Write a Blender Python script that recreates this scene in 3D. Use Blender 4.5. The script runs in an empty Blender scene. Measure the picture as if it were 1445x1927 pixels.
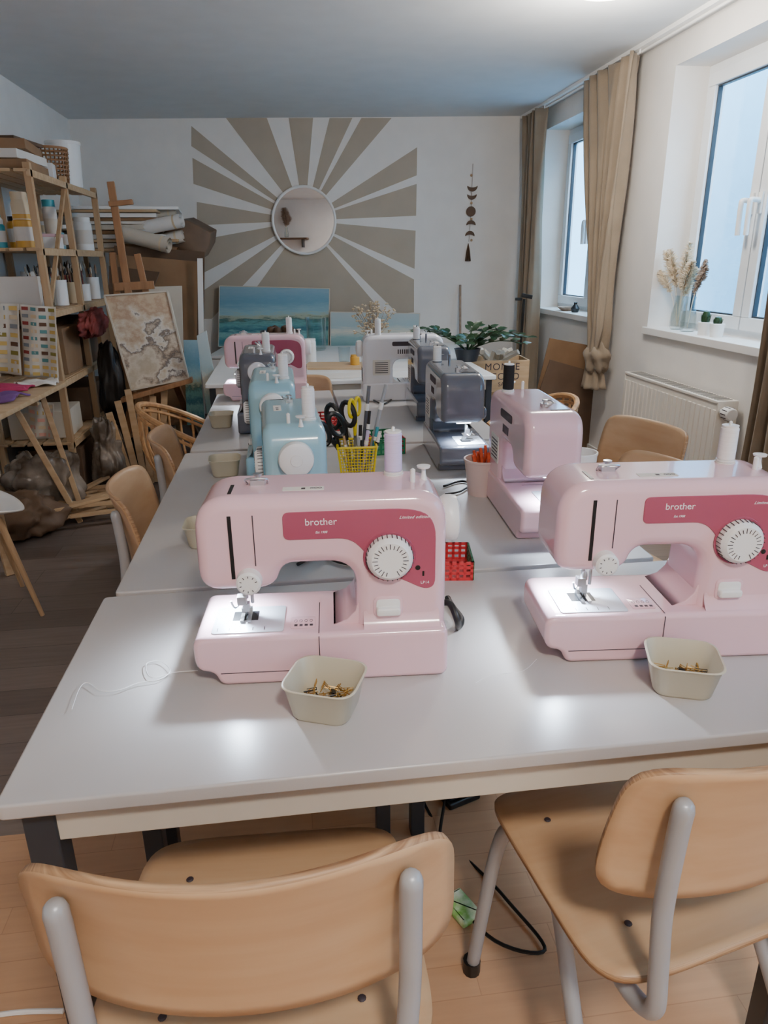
import bpy,bmesh,math,random
from mathutils import Vector as V, Matrix as M, noise
R=math.radians; PI=math.pi; rnd=random.Random(7); sin=math.sin; cos=math.cos
C=bpy.context.scene.collection
# ---------- camera ----------
F=1340.0; YAW=R(7.5); PIT=R(19.5); ROLL=.010
EYE=V((0,0,1.38))
fw=V((sin(YAW)*cos(PIT),cos(YAW)*cos(PIT),-sin(PIT))); rt=V((cos(YAW),-sin(YAW),0)); up=rt.cross(fw)
rt2=rt*cos(ROLL)-up*sin(ROLL); up2=up*cos(ROLL)+rt*sin(ROLL)
cd=bpy.data.cameras.new('camera'); cam=bpy.data.objects.new('camera',cd); C.objects.link(cam)
cam.matrix_world=M(((rt2.x,up2.x,-fw.x,EYE.x),(rt2.y,up2.y,-fw.y,EYE.y),(rt2.z,up2.z,-fw.z,EYE.z),(0,0,0,1)))
cd.sensor_fit='VERTICAL'; cd.sensor_height=24; cd.lens=24*F/1927; cd.clip_start=.02
bpy.context.scene.camera=cam
def ray(u,v): return fw+rt2*((u-722.5)/F)-up2*((v-963.5)/F)
def pz(u,v,z): d=ray(u,v); return EYE+d*((z-EYE.z)/d.z)
def py(u,v,y): d=ray(u,v); return EYE+d*((y-EYE.y)/d.y)
def px(u,v,x): d=ray(u,v); return EYE+d*((x-EYE.x)/d.x)
def pp(u,v,P,n): d=ray(u,v); return EYE+d*((P-EYE).dot(n)/d.dot(n))
WA=R(6.6); WP=V((.8875,6.74,0)); WN=V((sin(WA),cos(WA),0)); WD=V((cos(WA),-sin(WA),0))
def pw(u,v,off=0): return pp(u,v,WP-WN*off,WN)
def wally(x): return WP.y-math.tan(WA)*(x-WP.x)
ZC=2.52; XR=2.2; XL=-1.72; ZT=.74
# ---------- materials ----------
def lin(c): return tuple((x/255/12.92 if x/255<=.04045 else ((x/255+.055)/1.055)**2.4) for x in c)+(1,)
def mat(name,c,rough=.5,metal=0,var=.07,scale=6,bump=0,bscale=80,trans=0,emit=0,coat=0,c2=None,stretch=None,sheen=0,ramp=(.35,.65),detail=3):
    m=bpy.data.materials.new(name); m.use_nodes=True; nt=m.node_tree; N=nt.nodes; L=nt.links; b=N['Principled BSDF']
    tc=N.new('ShaderNodeTexCoord'); mp=N.new('ShaderNodeMapping'); L.new(tc.outputs['Object'],mp.inputs[0])
    if stretch: mp.inputs['Scale'].default_value=stretch
    n=N.new('ShaderNodeTexNoise'); n.inputs['Scale'].default_value=scale; n.inputs['Detail'].default_value=detail; L.new(mp.outputs[0],n.inputs[0])
    r=N.new('ShaderNodeValToRGB'); L.new(n.outputs[0],r.inputs[0]); l=lin(c); l2=lin(c2) if c2 else None
    r.color_ramp.elements[0].position=ramp[0]; r.color_ramp.elements[1].position=ramp[1]
    r.color_ramp.elements[0].color=l if l2 else tuple(min(1,x*(1-var)) for x in l[:3])+(1,)
    r.color_ramp.elements[1].color=l2 if l2 else tuple(min(1,x*(1+var)) for x in l[:3])+(1,)
    L.new(r.outputs[0],b.inputs['Base Color']); b.inputs['Roughness'].default_value=rough; b.inputs['Metallic'].default_value=metal
    b.inputs['Transmission Weight'].default_value=trans; b.inputs['Coat Weight'].default_value=coat; b.inputs['Sheen Weight'].default_value=sheen
    if emit: L.new(r.outputs[0],b.inputs['Emission Color']); b.inputs['Emission Strength'].default_value=emit
    if bump:
        n2=N.new('ShaderNodeTexNoise'); n2.inputs['Scale'].default_value=bscale; L.new(mp.outputs[0],n2.inputs[0])
        bp=N.new('ShaderNodeBump'); bp.inputs['Strength'].default_value=bump; bp.inputs['Distance'].default_value=.004; L.new(n2.outputs[0],bp.inputs['Height']); L.new(bp.outputs[0],b.inputs['Normal'])
    return m
def wood(name,c,c2,st=(2,30,30),rough=.45,sc=1.5): return mat(name,c,rough,c2=c2,stretch=st,scale=sc,detail=5,ramp=(.3,.7))
def planks(name,c1,c2,cm,w,h,rough,lo=.75,hi=1.25):
    m=bpy.data.materials.new(name); m.use_nodes=True; nt=m.node_tree; N=nt.nodes; L=nt.links; b=N['Principled BSDF']
    tc=N.new('ShaderNodeTexCoord'); br=N.new('ShaderNodeTexBrick'); L.new(tc.outputs['Object'],br.inputs[0])
    br.inputs['Color1'].default_value=lin(c1); br.inputs['Color2'].default_value=lin(c2); br.inputs['Mortar'].default_value=lin(cm)
    br.inputs['Scale'].default_value=1; br.inputs['Brick Width'].default_value=w; br.inputs['Row Height'].default_value=h; br.inputs['Mortar Size'].default_value=.0010; br.offset=.37
    mp=N.new('ShaderNodeMapping'); mp.inputs['Scale'].default_value=(3,40,1); L.new(tc.outputs['Object'],mp.inputs[0])
    n=N.new('ShaderNodeTexNoise'); n.inputs['Scale'].default_value=1.6; n.inputs['Detail'].default_value=6; L.new(mp.outputs[0],n.inputs[0])
    mr=N.new('ShaderNodeMapRange'); mr.inputs['To Min'].default_value=lo; mr.inputs['To Max'].default_value=hi; L.new(n.outputs[0],mr.inputs[0])
    mx=N.new('ShaderNodeMix'); mx.data_type='RGBA'; mx.blend_type='MULTIPLY'; mx.inputs[0].default_value=1; L.new(br.outputs[0],mx.inputs[6]); L.new(mr.outputs[0],mx.inputs[7]); L.new(mx.outputs[2],b.inputs['Base Color'])
    b.inputs['Roughness'].default_value=rough; return m
def painting(name,stops,axis,noise_amt=.35,nscale=3,st=(1,1,1),rough=.6,nr=.65,axw=1.0):
    m=bpy.data.materials.new(name); m.use_nodes=True; nt=m.node_tree; N=nt.nodes; L=nt.links; b=N['Principled BSDF']
    tc=N.new('ShaderNodeTexCoord'); sp=N.new('ShaderNodeSeparateXYZ'); L.new(tc.outputs['Generated'],sp.inputs[0])
    mp=N.new('ShaderNodeMapping'); mp.inputs['Scale'].default_value=st; L.new(tc.outputs['Generated'],mp.inputs[0])
    n=N.new('ShaderNodeTexNoise'); n.inputs['Scale'].default_value=nscale; n.inputs['Detail'].default_value=8; n.inputs['Roughness'].default_value=nr; L.new(mp.outputs[0],n.inputs[0])
    w=N.new('ShaderNodeMath'); w.operation='MULTIPLY_ADD'; L.new(sp.outputs[axis],w.inputs[0]); w.inputs[1].default_value=axw; w.inputs[2].default_value=(1-axw)*.5
    a=N.new('ShaderNodeMath'); a.operation='MULTIPLY_ADD'; L.new(n.outputs[0],a.inputs[0]); a.inputs[1].default_value=noise_amt; L.new(w.outputs[0],a.inputs[2])
    s=N.new('ShaderNodeMath'); s.operation='SUBTRACT'; L.new(a.outputs[0],s.inputs[0]); s.inputs[1].default_value=noise_amt*.5
    r=N.new('ShaderNodeValToRGB'); L.new(s.outputs[0],r.inputs[0])
    while len(r.color_ramp.elements)<len(stops): r.color_ramp.elements.new(.5)
    for e,(p,c) in zip(r.color_ramp.elements,stops): e.position=p; e.color=lin(c)
    L.new(r.outputs[0],b.inputs['Base Color']); b.inputs['Roughness'].default_value=rough; return m
def glassmat(name,tint=(255,255,255),g=.1):
    m=bpy.data.materials.new(name); m.use_nodes=True; nt=m.node_tree; N=nt.nodes; L=nt.links; N.clear()
    o=N.new('ShaderNodeOutputMaterial'); mx=N.new('ShaderNodeMixShader'); t=N.new('ShaderNodeBsdfTransparent'); gl=N.new('ShaderNodeBsdfGlossy'); lw=N.new('ShaderNodeLayerWeight')
    t.inputs[0].default_value=lin(tint); gl.inputs[1].default_value=.03; lw.inputs[0].default_value=g; L.new(lw.outputs['Facing'],mx.inputs[0]); L.new(t.outputs[0],mx.inputs[1]); L.new(gl.outputs[0],mx.inputs[2]); L.new(mx.outputs[0],o.inputs[0]); return m
K={}
K['wall']=mat('wall_paint',(238,235,231),.85,var=.02,bump=.12,bscale=120)
K['ceil']=mat('ceiling_paint',(216,219,221),.9,var=.02)
K['mural']=mat('taupe_paint',(184,172,155),.85,var=.03)
K['white']=mat('white_plastic',(240,239,237),.35,var=.02)
K['frame']=mat('white_window_frame',(232,236,240),.3,var=.02)
K['tabletop']=mat('grey_laminate',(190,185,182),.3,var=.03,scale=3,bump=.03,bscale=400)
K['apron']=mat('cream_apron',(204,197,184),.5,var=.03)
K['dark']=mat('dark_steel',(44,50,58),.4,var=.1)
K['black']=mat('black_plastic',(18,18,20),.4,var=.1)
K['pink']=mat('pink_gloss_plastic',(235,194,203),.16,var=.015,coat=.5)
K['rose']=mat('rose_panel',(172,80,104),.25,var=.03,coat=.3)
K['teal']=mat('light_blue_gloss_plastic',(154,197,211),.2,var=.02,coat=.4)
K['tealp']=mat('deep_blue_panel',(90,146,166),.25,var=.03)
K['grey']=mat('charcoal_gloss_plastic',(96,98,108),.16,var=.03,coat=.5)
K['greyp']=mat('dark_charcoal_panel',(50,51,58),.25,var=.03)
K['wmach']=mat('white_gloss_plastic',(232,230,234),.2,var=.02,coat=.4)
K['metal']=mat('polished_steel',(205,208,212),.28,1,var=.05)
K['plate']=mat('satin_needle_plate',(214,220,230),.38,.35,var=.03)
K['ink']=mat('dark_ink',(60,50,58),.6,var=.05)
K['winkt']=mat('white_ink',(245,235,240),.5,var=.02)
K['ply']=wood('beech_plywood',(194,156,119),(205,171,134),(1.6,20,20),.36)
K['plyedge']=wood('plywood_edge',(130,90,58),(200,164,126),(2,2,160),.5,3)
K['tube']=mat('grey_painted_tube',(168,171,176),.38,metal=.15,var=.04)
K['cream']=mat('cream_enamel',(202,194,172),.35,var=.03)
K['thread']=mat('white_thread',(236,234,234),.8,var=.05,stretch=(1,1,60),scale=8)
K['lilac']=mat('lilac_thread',(212,198,232),.8,var=.05,stretch=(1,1,60),scale=8)
K['bthread']=mat('black_thread',(20,20,22),.8,var=.2,stretch=(1,1,60),scale=8)
K['gold']=mat('brass_clips',(190,150,80),.3,.8)
K['pine']=wood('pine_wood',(180,146,110),(200,168,130),(18,18,1.5),.6)
K['pinex']=wood('pine_wood_flat',(188,154,116),(206,177,140),(2,20,20),.6)
K['easel']=wood('easel_beech',(150,106,72),(176,132,94),(18,18,1.5),.5)
K['curtain']=mat('taupe_linen',(148,132,113),.95,var=.08,bump=.3,bscale=300,sheen=.2)
K['card']=mat('brown_cardboard',(146,114,84),.85,var=.1)
K['card2']=mat('dark_cardboard',(104,82,65),.85,var=.12)
K['canvas']=mat('raw_canvas',(212,203,188),.9,var=.05)
K['rattan']=mat('rattan_cane',(190,146,100),.55,var=.2,scale=30)
K['leaf']=mat('plant_leaf',(36,64,38),.3,var=.3,scale=20)
K['dry']=mat('dried_flower',(238,222,196),.95,var=.12,scale=30)
K['bloss']=mat('dried_blossom',(196,176,146),.95,var=.2,scale=30)
K['drybrown']=mat('dried_brown',(158,138,122),.95,var=.2,scale=30)
K['glass']=glassmat('clear_glass',(246,250,250),.15)
K['pane']=glassmat('window_glass',(238,248,254),.08)
K['yellow']=mat('yellow_wire',(236,210,30),.4,var=.04)
K['red']=mat('red_plastic',(210,56,62),.4,var=.05)
K['green']=mat('green_plastic',(24,120,78),.4,var=.05)
K['orange']=mat('orange_yarn',(204,84,50),.9,var=.25,scale=60)
K['purple']=mat('purple_fabric',(124,84,146),.95,var=.1)
K['magenta']=mat('magenta_fabric',(188,58,100),.95,var=.12)
K['redfab']=mat('dark_red_cloth',(128,54,50),.9,var=.15)
K['paper']=mat('pale_paper',(224,218,210),.8,var=.03)
K['rad']=mat('radiator_enamel',(236,230,220),.35,var=.02)
K['bronze']=mat('brown_wood_shapes',(92,66,46),.6,var=.15)
K['plastic']=mat('crinkled_plastic',(92,80,70),.25,c2=(160,148,136),scale=7,bump=.8,bscale=30,coat=.3)
K['brown']=mat('brown_wrap',(92,72,57),.6,c2=(124,99,78),scale=4,bump=.4,bscale=14)
K['blush']=mat('blush_plastic',(212,186,180),.35,var=.02)
K['blue']=mat('turquoise_label',(60,160,176),.4)
K['amber']=mat('amber_plastic',(216,164,64),.35)
K['beige']=mat('beige_plastic',(222,204,172),.4)
K['cable']=mat('black_cable',(12,12,13),.45)
K['limegreen']=mat('lime_packet',(110,180,60),.4,c2=(220,230,200),scale=30)
K['mirror']=mat('mirror_glass',(235,238,240),.01,1,var=0)
K['sea']=painting('sea_painting',[(0,(96,146,150)),(.12,(60,128,140)),(.22,(128,184,184)),(.29,(52,112,128)),(.38,(110,170,172)),(.45,(70,110,106)),(.50,(176,184,160)),(.56,(150,188,196)),(.74,(112,160,182)),(1,(146,178,192))],2,.34,5,(1,1,4),nr=.75)
K['sea2']=painting('pale_sea_painting',[(0,(110,150,152)),(.3,(150,180,178)),(.45,(216,212,196)),(.6,(166,188,192)),(1,(184,196,198))],2,.36,5,(1,1,4),nr=.75)
K['abstract']=painting('abstract_painting',[(0,(224,216,204)),(.26,(204,190,166)),(.36,(226,216,200)),(.42,(182,164,144)),(.455,(122,112,106)),(.49,(234,228,218)),(.56,(216,200,176)),(.63,(196,164,136)),(.70,(214,194,166)),(1,(222,210,192))],2,1.0,2.6,(1,1,1.3),nr=.62,axw=.45)
K['outside']=mat('pale_render',(112,158,182),.9,var=.03)
K['lamp']=mat('lamp_diffuser',(255,244,228),.5,emit=12,var=0)
K['led']=mat('led_window',(236,244,255),.5,emit=40,var=0)
K['floorg']=planks('grey_planks',(138,123,114),(118,105,98),(78,68,62),1.2,.15,.42)
K['floorb']=planks('beech_planks',(202,160,124),(196,153,117),(180,138,104),.5,.07,.4,.88,1.12)
# ---------- mesh builder ----------
class MB:
    def __init__(s): s.bm=bmesh.new(); s.mi=0; s.T=M.Identity(4)
    def v(s,p): return s.bm.verts.new(s.T@V(p))
    def f(s,vs):
        try: fc=s.bm.faces.new(vs); fc.material_index=s.mi
        except ValueError: pass
    def box(s,a,b):
        x0,y0,z0=a; x1,y1,z1=b
        q=[s.v(p) for p in ((x0,y0,z0),(x1,y0,z0),(x1,y1,z0),(x0,y1,z0),(x0,y0,z1),(x1,y0,z1),(x1,y1,z1),(x0,y1,z1))]
        for i in ((3,2,1,0),(4,5,6,7),(0,1,5,4),(1,2,6,5),(2,3,7,6),(3,0,4,7)): s.f([q[k] for k in i])
        return s
    def cbox(s,c,d,rz=0,rx=0,ry=0):
        o=s.T; s.T=o@M.Translation(c)@M.Rotation(rz,4,'Z')@M.Rotation(ry,4,'Y')@M.Rotation(rx,4,'X'); s.box([-k/2 for k in d],[k/2 for k in d]); s.T=o; return s
    def bar(s,a,b,w,d,upv=(0,0,1)):
        a=V(a);b=V(b);z=(b-a).normalized(); x=V(upv).cross(z)
        if x.length<1e-3: x=V((1,0,0)).cross(z)
        x.normalize(); y=z.cross(x); q=[]
        for p in (a,b):
            for i,j in ((-1,-1),(1,-1),(1,1),(-1,1)): q.append(s.v(p+x*i*w/2+y*j*d/2))
        for i in ((3,2,1,0),(4,5,6,7),(0,1,5,4),(1,2,6,5),(2,3,7,6),(3,0,4,7)): s.f([q[k] for k in i])
        return s
    def tube(s,pts,r,n=8,closed=False,cap=True):
        pts=[V(p) for p in pts]; m=len(pts); rs=r if isinstance(r,(list,tuple)) else [r]*m; rings=[]; prev=None
        for i,p in enumerate(pts):
            if closed: t=pts[(i+1)%m]-pts[i-1]
            else: t=pts[min(i+1,m-1)]-pts[max(i-1,0)]
            if t.length<1e-9: t=V((0,0,1))
            t.normalize()
            if prev is None: a=V((0,0,1)) if abs(t.z)<.9 else V((1,0,0)); x=a.cross(t).normalized()
            else:
                x=prev-t*prev.dot(t)
                x=x.normalized() if x.length>1e-6 else V((1,0,0))
            prev=x; y=t.cross(x); rings.append([s.v(p+(x*cos(2*PI*k/n)+y*sin(2*PI*k/n))*rs[i]) for k in range(n)])
        for i in range(m if closed else m-1):
            A=rings[i];B=rings[(i+1)%m]
            for k in range(n): s.f([A[k],A[(k+1)%n],B[(k+1)%n],B[k]])
        if cap and not closed: s.f(rings[0][::-1]); s.f(rings[-1])
        return s
    def lathe(s,prof,n=24,c=(0,0,0),ax='Z',sx=1,sy=1):
        c=V(c); rings=[]
        def P(r,h,a):
            x=r*cos(a)*sx;y=r*sin(a)*sy
            return c+(V((x,y,h)) if ax=='Z' else V((x,h,y)) if ax=='Y' else V((h,x,y)))
        for r,h in prof:
            if r<1e-6: rings.append([s.v(P(0,h,0))])
            else: rings.append([s.v(P(r,h,2*PI*k/n)) for k in range(n)])
        for A,B in zip(rings,rings[1:]):
            for k in range(n):
                k2=(k+1)%n
                if len(A)==1 and len(B)==1: continue
                if len(A)==1: s.f([A[0],B[k],B[k2]])
                elif len(B)==1: s.f([A[k],A[k2],B[0]])
                else: s.f([A[k],A[k2],B[k2],B[k]])
        return s
    def puff(s,poly,y0,y1,b=.01,n=3,pl='XZ',b2=None):
        N=len(poly); P=[V((p[0],p[1])) for p in poly]
        ar=sum(P[i].x*P[(i+1)%N].y-P[(i+1)%N].x*P[i].y for i in range(N)); sg=1 if ar>0 else -1; nr=[]
        for i in range(N):
            e1=(P[i]-P[i-1]); e2=(P[(i+1)%N]-P[i]); e1=e1.normalized() if e1.length>1e-9 else e2.normalized(); e2=e2.normalized() if e2.length>1e-9 else e1
            n1=V((-e1.y,e1.x))*sg; n2=V((-e2.y,e2.x))*sg; q=n1+n2
            q=q.normalized() if q.length>1e-6 else n1
            nr.append(q/max(.5,q.dot(n1)))
        def ring(ins,y): return [s.v((P[i].x+nr[i].x*ins,y,P[i].y+nr[i].y*ins) if pl=='XZ' else (P[i].x+nr[i].x*ins,P[i].y+nr[i].y*ins,y)) for i in range(N)]
        rs=[]
        if b>0:
            for k in range(n+1): a=PI/2*k/n; rs.append(ring(b*(1-sin(a)),y0+b*(1-cos(a))))
        else: rs.append(ring(0,y0))
        bb=b if b2 is None else b2
        if bb>0:
            for k in range(n,-1,-1): a=PI/2*k/n; rs.append(ring(bb*(1-sin(a)),y1-bb*(1-cos(a))))
        else: rs.append(ring(0,y1))
        for A,B in zip(rs,rs[1:]):
            for i in range(N): s.f([A[i],A[(i+1)%N],B[(i+1)%N],B[i]])
        s.f(rs[0]); s.f(rs[-1]); return s
    def grid(s,fn,nu,nv):
        g=[[s.v(fn(-1+2*i/nu,-1+2*j/nv)) for j in range(nv+1)] for i in range(nu+1)]
        for i in range(nu):
            for j in range(nv): s.f([g[i][j],g[i+1][j],g[i+1][j+1],g[i][j+1]])
        return s
    def build(s,name,m,parent=None,smooth=35,bev=0,seg=2,sol=0,wire=0,loc=None,rz=0,rim=0):
        bmesh.ops.recalc_face_normals(s.bm,faces=s.bm.faces[:]); me=bpy.data.meshes.new(name); s.bm.to_mesh(me); s.bm.free()
        for k in (m if isinstance(m,(list,tuple)) else [m]): me.materials.append(K[k] if isinstance(k,str) else k)
        o=bpy.data.objects.new(name,me); C.objects.link(o)
        if parent is not None: o.parent=parent
        if loc is not None: o.location=loc
        o.rotation_euler.z=rz
        for p in me.polygons: p.use_smooth=True
        if sol: q=o.modifiers.new('s','SOLIDIFY'); q.thickness=sol; q.offset=0; q.material_offset_rim=rim
        if wire: q=o.modifiers.new('w','WIREFRAME'); q.thickness=wire
        if bev:
            q=o.modifiers.new('b','BEVEL'); q.width=bev; q.segments=seg; q.limit_method='ANGLE'; q.angle_limit=R(40)
            q=o.modifiers.new('n','WEIGHTED_NORMAL')
        else: me.set_sharp_from_angle(angle=R(smooth))
        return o
def wnm(o): o.modifiers.new('n','WEIGHTED_NORMAL'); return o
def rpoly(pts,n=6):
    out=[];N=len(pts)
    for i,(x,y,r) in enumerate(pts):
        p=V((x,y)); a=V(pts[i-1][:2]); b=V(pts[(i+1)%N][:2])
        if r<=0: out.append((x,y)); continue
        A=p+(a-p).normalized()*min(r,(a-p).length*.49); B=p+(b-p).normalized()*min(r,(b-p).length*.49)
        for k in range(n+1): t=k/n; q=A*(1-t)**2+p*2*t*(1-t)+B*t*t; out.append((q.x,q.y))
    return out
def rrect(x0,y0,x1,y1,r): return rpoly([(x0,y0,r),(x1,y0,r),(x1,y1,r),(x0,y1,r)])
def tag(o,label,cat,group=None):
    o['label']=label; o['category']=cat
    if group: o['group']=group
    return o
def thing(name,label,cat,loc=(0,0,0),rz=0,group=None):
    o=bpy.data.objects.new(name,None); C.objects.link(o); o.location=loc; o.rotation_euler=(0,0,rz); o.empty_display_size=.05
    return tag(o,label,cat,group)
def struct(o): o['kind']='structure'; return o
def text(s,size,m,parent,loc,rot,name='lettering',shear=0,ext=.0003,sp=1):
    cu=bpy.data.curves.new('t','FONT'); cu.body=s; cu.size=size; cu.align_x='CENTER'; cu.align_y='CENTER'; cu.extrude=ext; cu.shear=shear; cu.space_character=sp
    ob=bpy.data.objects.new('t',cu); C.objects.link(ob); bpy.context.view_layer.update()
    me=bpy.data.meshes.new_from_object(ob.evaluated_get(bpy.context.evaluated_depsgraph_get())); bpy.data.objects.remove(ob)
    me.materials.clear(); me.materials.append(K[m]); o=bpy.data.objects.new(name,me); C.objects.link(o); o.parent=parent; o.location=loc; o.rotation_euler=rot; return o
def curve(pts,n=6):
    P=[V(p) for p in pts]; out=[]
    for i in range(len(P)-1):
        a=P[max(i-1,0)];b=P[i];c=P[i+1];d=P[min(i+2,len(P)-1)]
        for k in range(n):
            t=k/n; out.append(.5*((2*b)+(c-a)*t+(2*a-5*b+4*c-d)*t*t+(3*b-a-3*c+d)*t**3))
    out.append(P[-1]); return out
def sq(a,b,n=5):
    s=max(abs(a),abs(b))
    if s<1e-6: return 0,0
    dx=a/s;dy=b/s;k=(abs(dx)**n+abs(dy)**n)**(1/n); return a/k,b/k
# ---------- room ----------
m=MB(); YF=-1.6
m.mi=0; m.box((-2.8,1.56,-.05),(XR+.3,7.2,0)); m.mi=1; m.box((-2.8,YF,-.05),(XR+.3,1.56,0))
struct(m.build('floor',['floorg','floorb']))
struct(MB().box((-2.8,YF,ZC),(XR+.25,7.2,ZC+.1)).build('ceiling','ceil'))
m=MB(); q=[(-2.8,YF),(-2.6,YF),(-2.6,4.22),(XL,4.22),(XL,7.2),(-2.8,7.2)]
m.puff(q,0,ZC,0,pl='XY'); struct(m.build('wall_left','wall'))
struct(MB().box((-2.8,YF-.1,0),(XR+.25,YF,ZC)).build('wall_front','wall'))
XW=XR+.25; WA0,WA1,WB0,WB1=2.62,4.245,5.02,6.3; Z0,Z1=.965,2.37; WC0,WC1=-.9,1.2
m=MB()
for a,b,c,d in ((YF,WC0,0,ZC),(WC1,WA0,0,ZC),(WA1,WB0,0,ZC),(WB1,7.2,0,ZC)): m.box((XR,a,c),(XW,b,d))
for a,b in ((WA0,WA1),(WB0,WB1),(WC0,WC1)): m.box((XR,a,0),(XW,b,Z0)); m.box((XR,a,Z1),(XW,b,ZC))
struct(m.build('wall_right','wall'))
m=MB(); m.mi=0
a=V((-2.0,wally(-2.0),0)); b=V((2.4,wally(2.4),0)); 
q=[m.v(p) for p in (a,b,b+V((0,0,ZC)),a+V((0,0,ZC)))]; m.f(q)
q2=[m.v(p+WN*.1) for p in (a,b,b+V((0,0,ZC)),a+V((0,0,ZC)))]; m.f(q2[::-1])
m.mi=1; cx,cy=573,415
rays=[[(360,237),(360,275)],[(362,297),(364,346)],[(370,380),(371,424)],[(374,452),(378,516)],[(381,548),(384,600),(398,600)],
 [(440,600),(722,590)],[(748,590),(779,588),(779,526)],[(780,506),(782,434)],[(783,406),(784,346)],[(784,330),(785,277)],[(737,222),(680,222)],[(663,222),(620,222)],[(589,222),(543,222)],[(502,222),(425,222)]]
for pl in rays:
    inn=[]
    for (u,v) in (pl[0],pl[-1]):
        d=V((u-cx,v-cy)).normalized(); inn.append((cx+d.x*50,cy+d.y*50))
    pts=list(pl)+[inn[1],inn[0]]
    m.f([m.v(pw(u,v,.002)) for u,v in pts])
struct(m.build('wall_back',['wall','mural']))
struct(MB().box((3.7,-3,-.5),(3.8,10,3.4)).build('wall_outside','outside'))
struct(MB().box((XW,-3,-.6),(3.7,10,-.5)).build('ground_outside','outside'))
def window(n,y0,y1,mull):
    r=thing('window_%d'%n,'','window',(XR+.20,0,0)); del r['label'],r['category']; r['kind']='structure'
    def fr(m,a,b,c,d,w,x0,x1):
        m.box((x0,a,c),(x1,b,c+w)); m.box((x0,a,d-w),(x1,b,d)); m.box((x0,a,c+w),(x1,a+w,d-w)); m.box((x0,b-w,c+w),(x1,b,d-w))
    m=MB(); fr(m,y0,y1,Z0,Z1,.05,.0,.05); m.build('window_frame','frame',r,bev=.004)
    ys=[y0+.045]+mull+[y1-.045]
    for a,b in zip(ys,ys[1:]):
        m=MB(); fr(m,a+.004,b-.004,Z0+.045,Z1-.045,.068,-.022,.04); s=m.build('sash','frame',r,bev=.005)
        m=MB(); fr(m,a+.070,b-.070,Z0+.111,Z1-.111,.010,-.004,.02); m.build('seal','dark',s)
        MB().box((.008,a+.07,Z0+.11),(.014,b-.07,Z1-.11)).build('pane','pane',s)
    for yy,sg in ([(mull[0]+.036,1),(mull[0]-.036,1)] if mull else []):
        m=MB(); m.box((-.034,yy-.016,1.58),(-.022,yy+.016,1.68)); m.tube(curve([(-.03,yy,1.64),(-.075,yy,1.645),(-.085,yy,1.62),(-.082,yy,1.48)]),.013,10); m.build('handle','white',r,bev=.002)
    m=MB(); m.box((-.205,y0+.001,Z0-.03),(0,y1-.001,Z0+.012)); m.box((-.225,y0-.02,Z0-.03),(-.2,y1+.02,Z0+.012)); m.build('window_sill','white',r,bev=.004)
    return r
window(1,WA0,WA1,[3.60]); window(2,WB0,WB1,[5.62]); window(3,WC0,WC1,[.15])  # third window is added, out of view, to bring in daylight from the right
SZ=Z0+.012
struct(MB().box((XR-.012,YF,0),(XR,7,.07)).build('baseboard_right','white'))
m=MB(); a,b=2.2,6.6; m.box((XR-.13,a,ZC-.022),(XR-.06,b,ZC)); m.tube([(XR-.095,a,ZC-.03),(XR-.095,b,ZC-.03)],.007,8); tag(m.build('curtain_rail','white'),'white double curtain rail on the ceiling above the windows','curtain rail')
def curtain(label,prof,nf,z0,z1,x=XR-.11):
    r=thing('curtain',label,'curtain',(0,0,0),0,'taupe linen curtains at the windows'); ph=rnd.random()*6
    def fn(a,b):
        t=(b+1)/2; z=z0+(z1-z0)*t; c,h,am=prof(t); xx=x+am*sin(a*PI*nf+ph+.6*sin(3*b))+.3*am*sin(a*PI*nf*2.3+b*2)
        return (xx,c+a*h+.012*sin(a*17+b*3),z)
    MB().grid(fn,nf*14,30).build('cloth','curtain',r,sol=.004,smooth=180)
    m=MB()
    for k in range(8):
        c,h,am=prof(1); yy=c-h+2*h*k/7; m.tube([(x,yy,z1-.01),(x,yy,z1+.025)],.005,6)
    m.build('curtain_hooks','white',r)
    return r
lp=lambda a,b,t:a+(b-a)*t
curtain('straight taupe curtain in the far corner by the back wall',lambda t:(lp(6.16,6.27,t),lp(.15,.22,t),.045),4,.12,ZC-.03)
def p2(t):
    if t>.14: u=(t-.14)/.86; return (lp(4.68,4.83,u**.8),lp(.085,.36,u**1.15),lp(.05,.045,u))
    return (4.68,lp(.02,.085,t/.14),.05)
c2=curtain('gathered taupe curtain knotted at its lower end between the windows',p2,5,.70,ZC-.03)
m=MB()
def kn(a,b):
    th=a*PI; ph=b*PI/2; r=1+.18*sin(5*th+4*b)+.1*sin(9*b); return (XR-.11+.075*r*cos(ph)*cos(th),4.68+.10*r*cos(ph)*sin(th),.74+.10*r*sin(ph))
m.grid(kn,28,16); m.build('knot','curtain',c2,smooth=180)
m=MB()
def tail(a,b):
    th=a*PI; t=(b+1)/2; r=lp(.07,.045,t)*(1+.25*sin(6*th)); return (XR-.11+r*cos(th),4.70+r*1.2*sin(th)+.02*t,.70-.17*(1-t)*1.0)
m.grid(tail,30,8); m.build('cloth_tail','curtain',c2,smooth=180,sol=.003)
curtain('taupe curtain hanging beside the radiator at the right edge',lambda t:(2.64,.31,.045),6,.1,ZC-.03)
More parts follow.
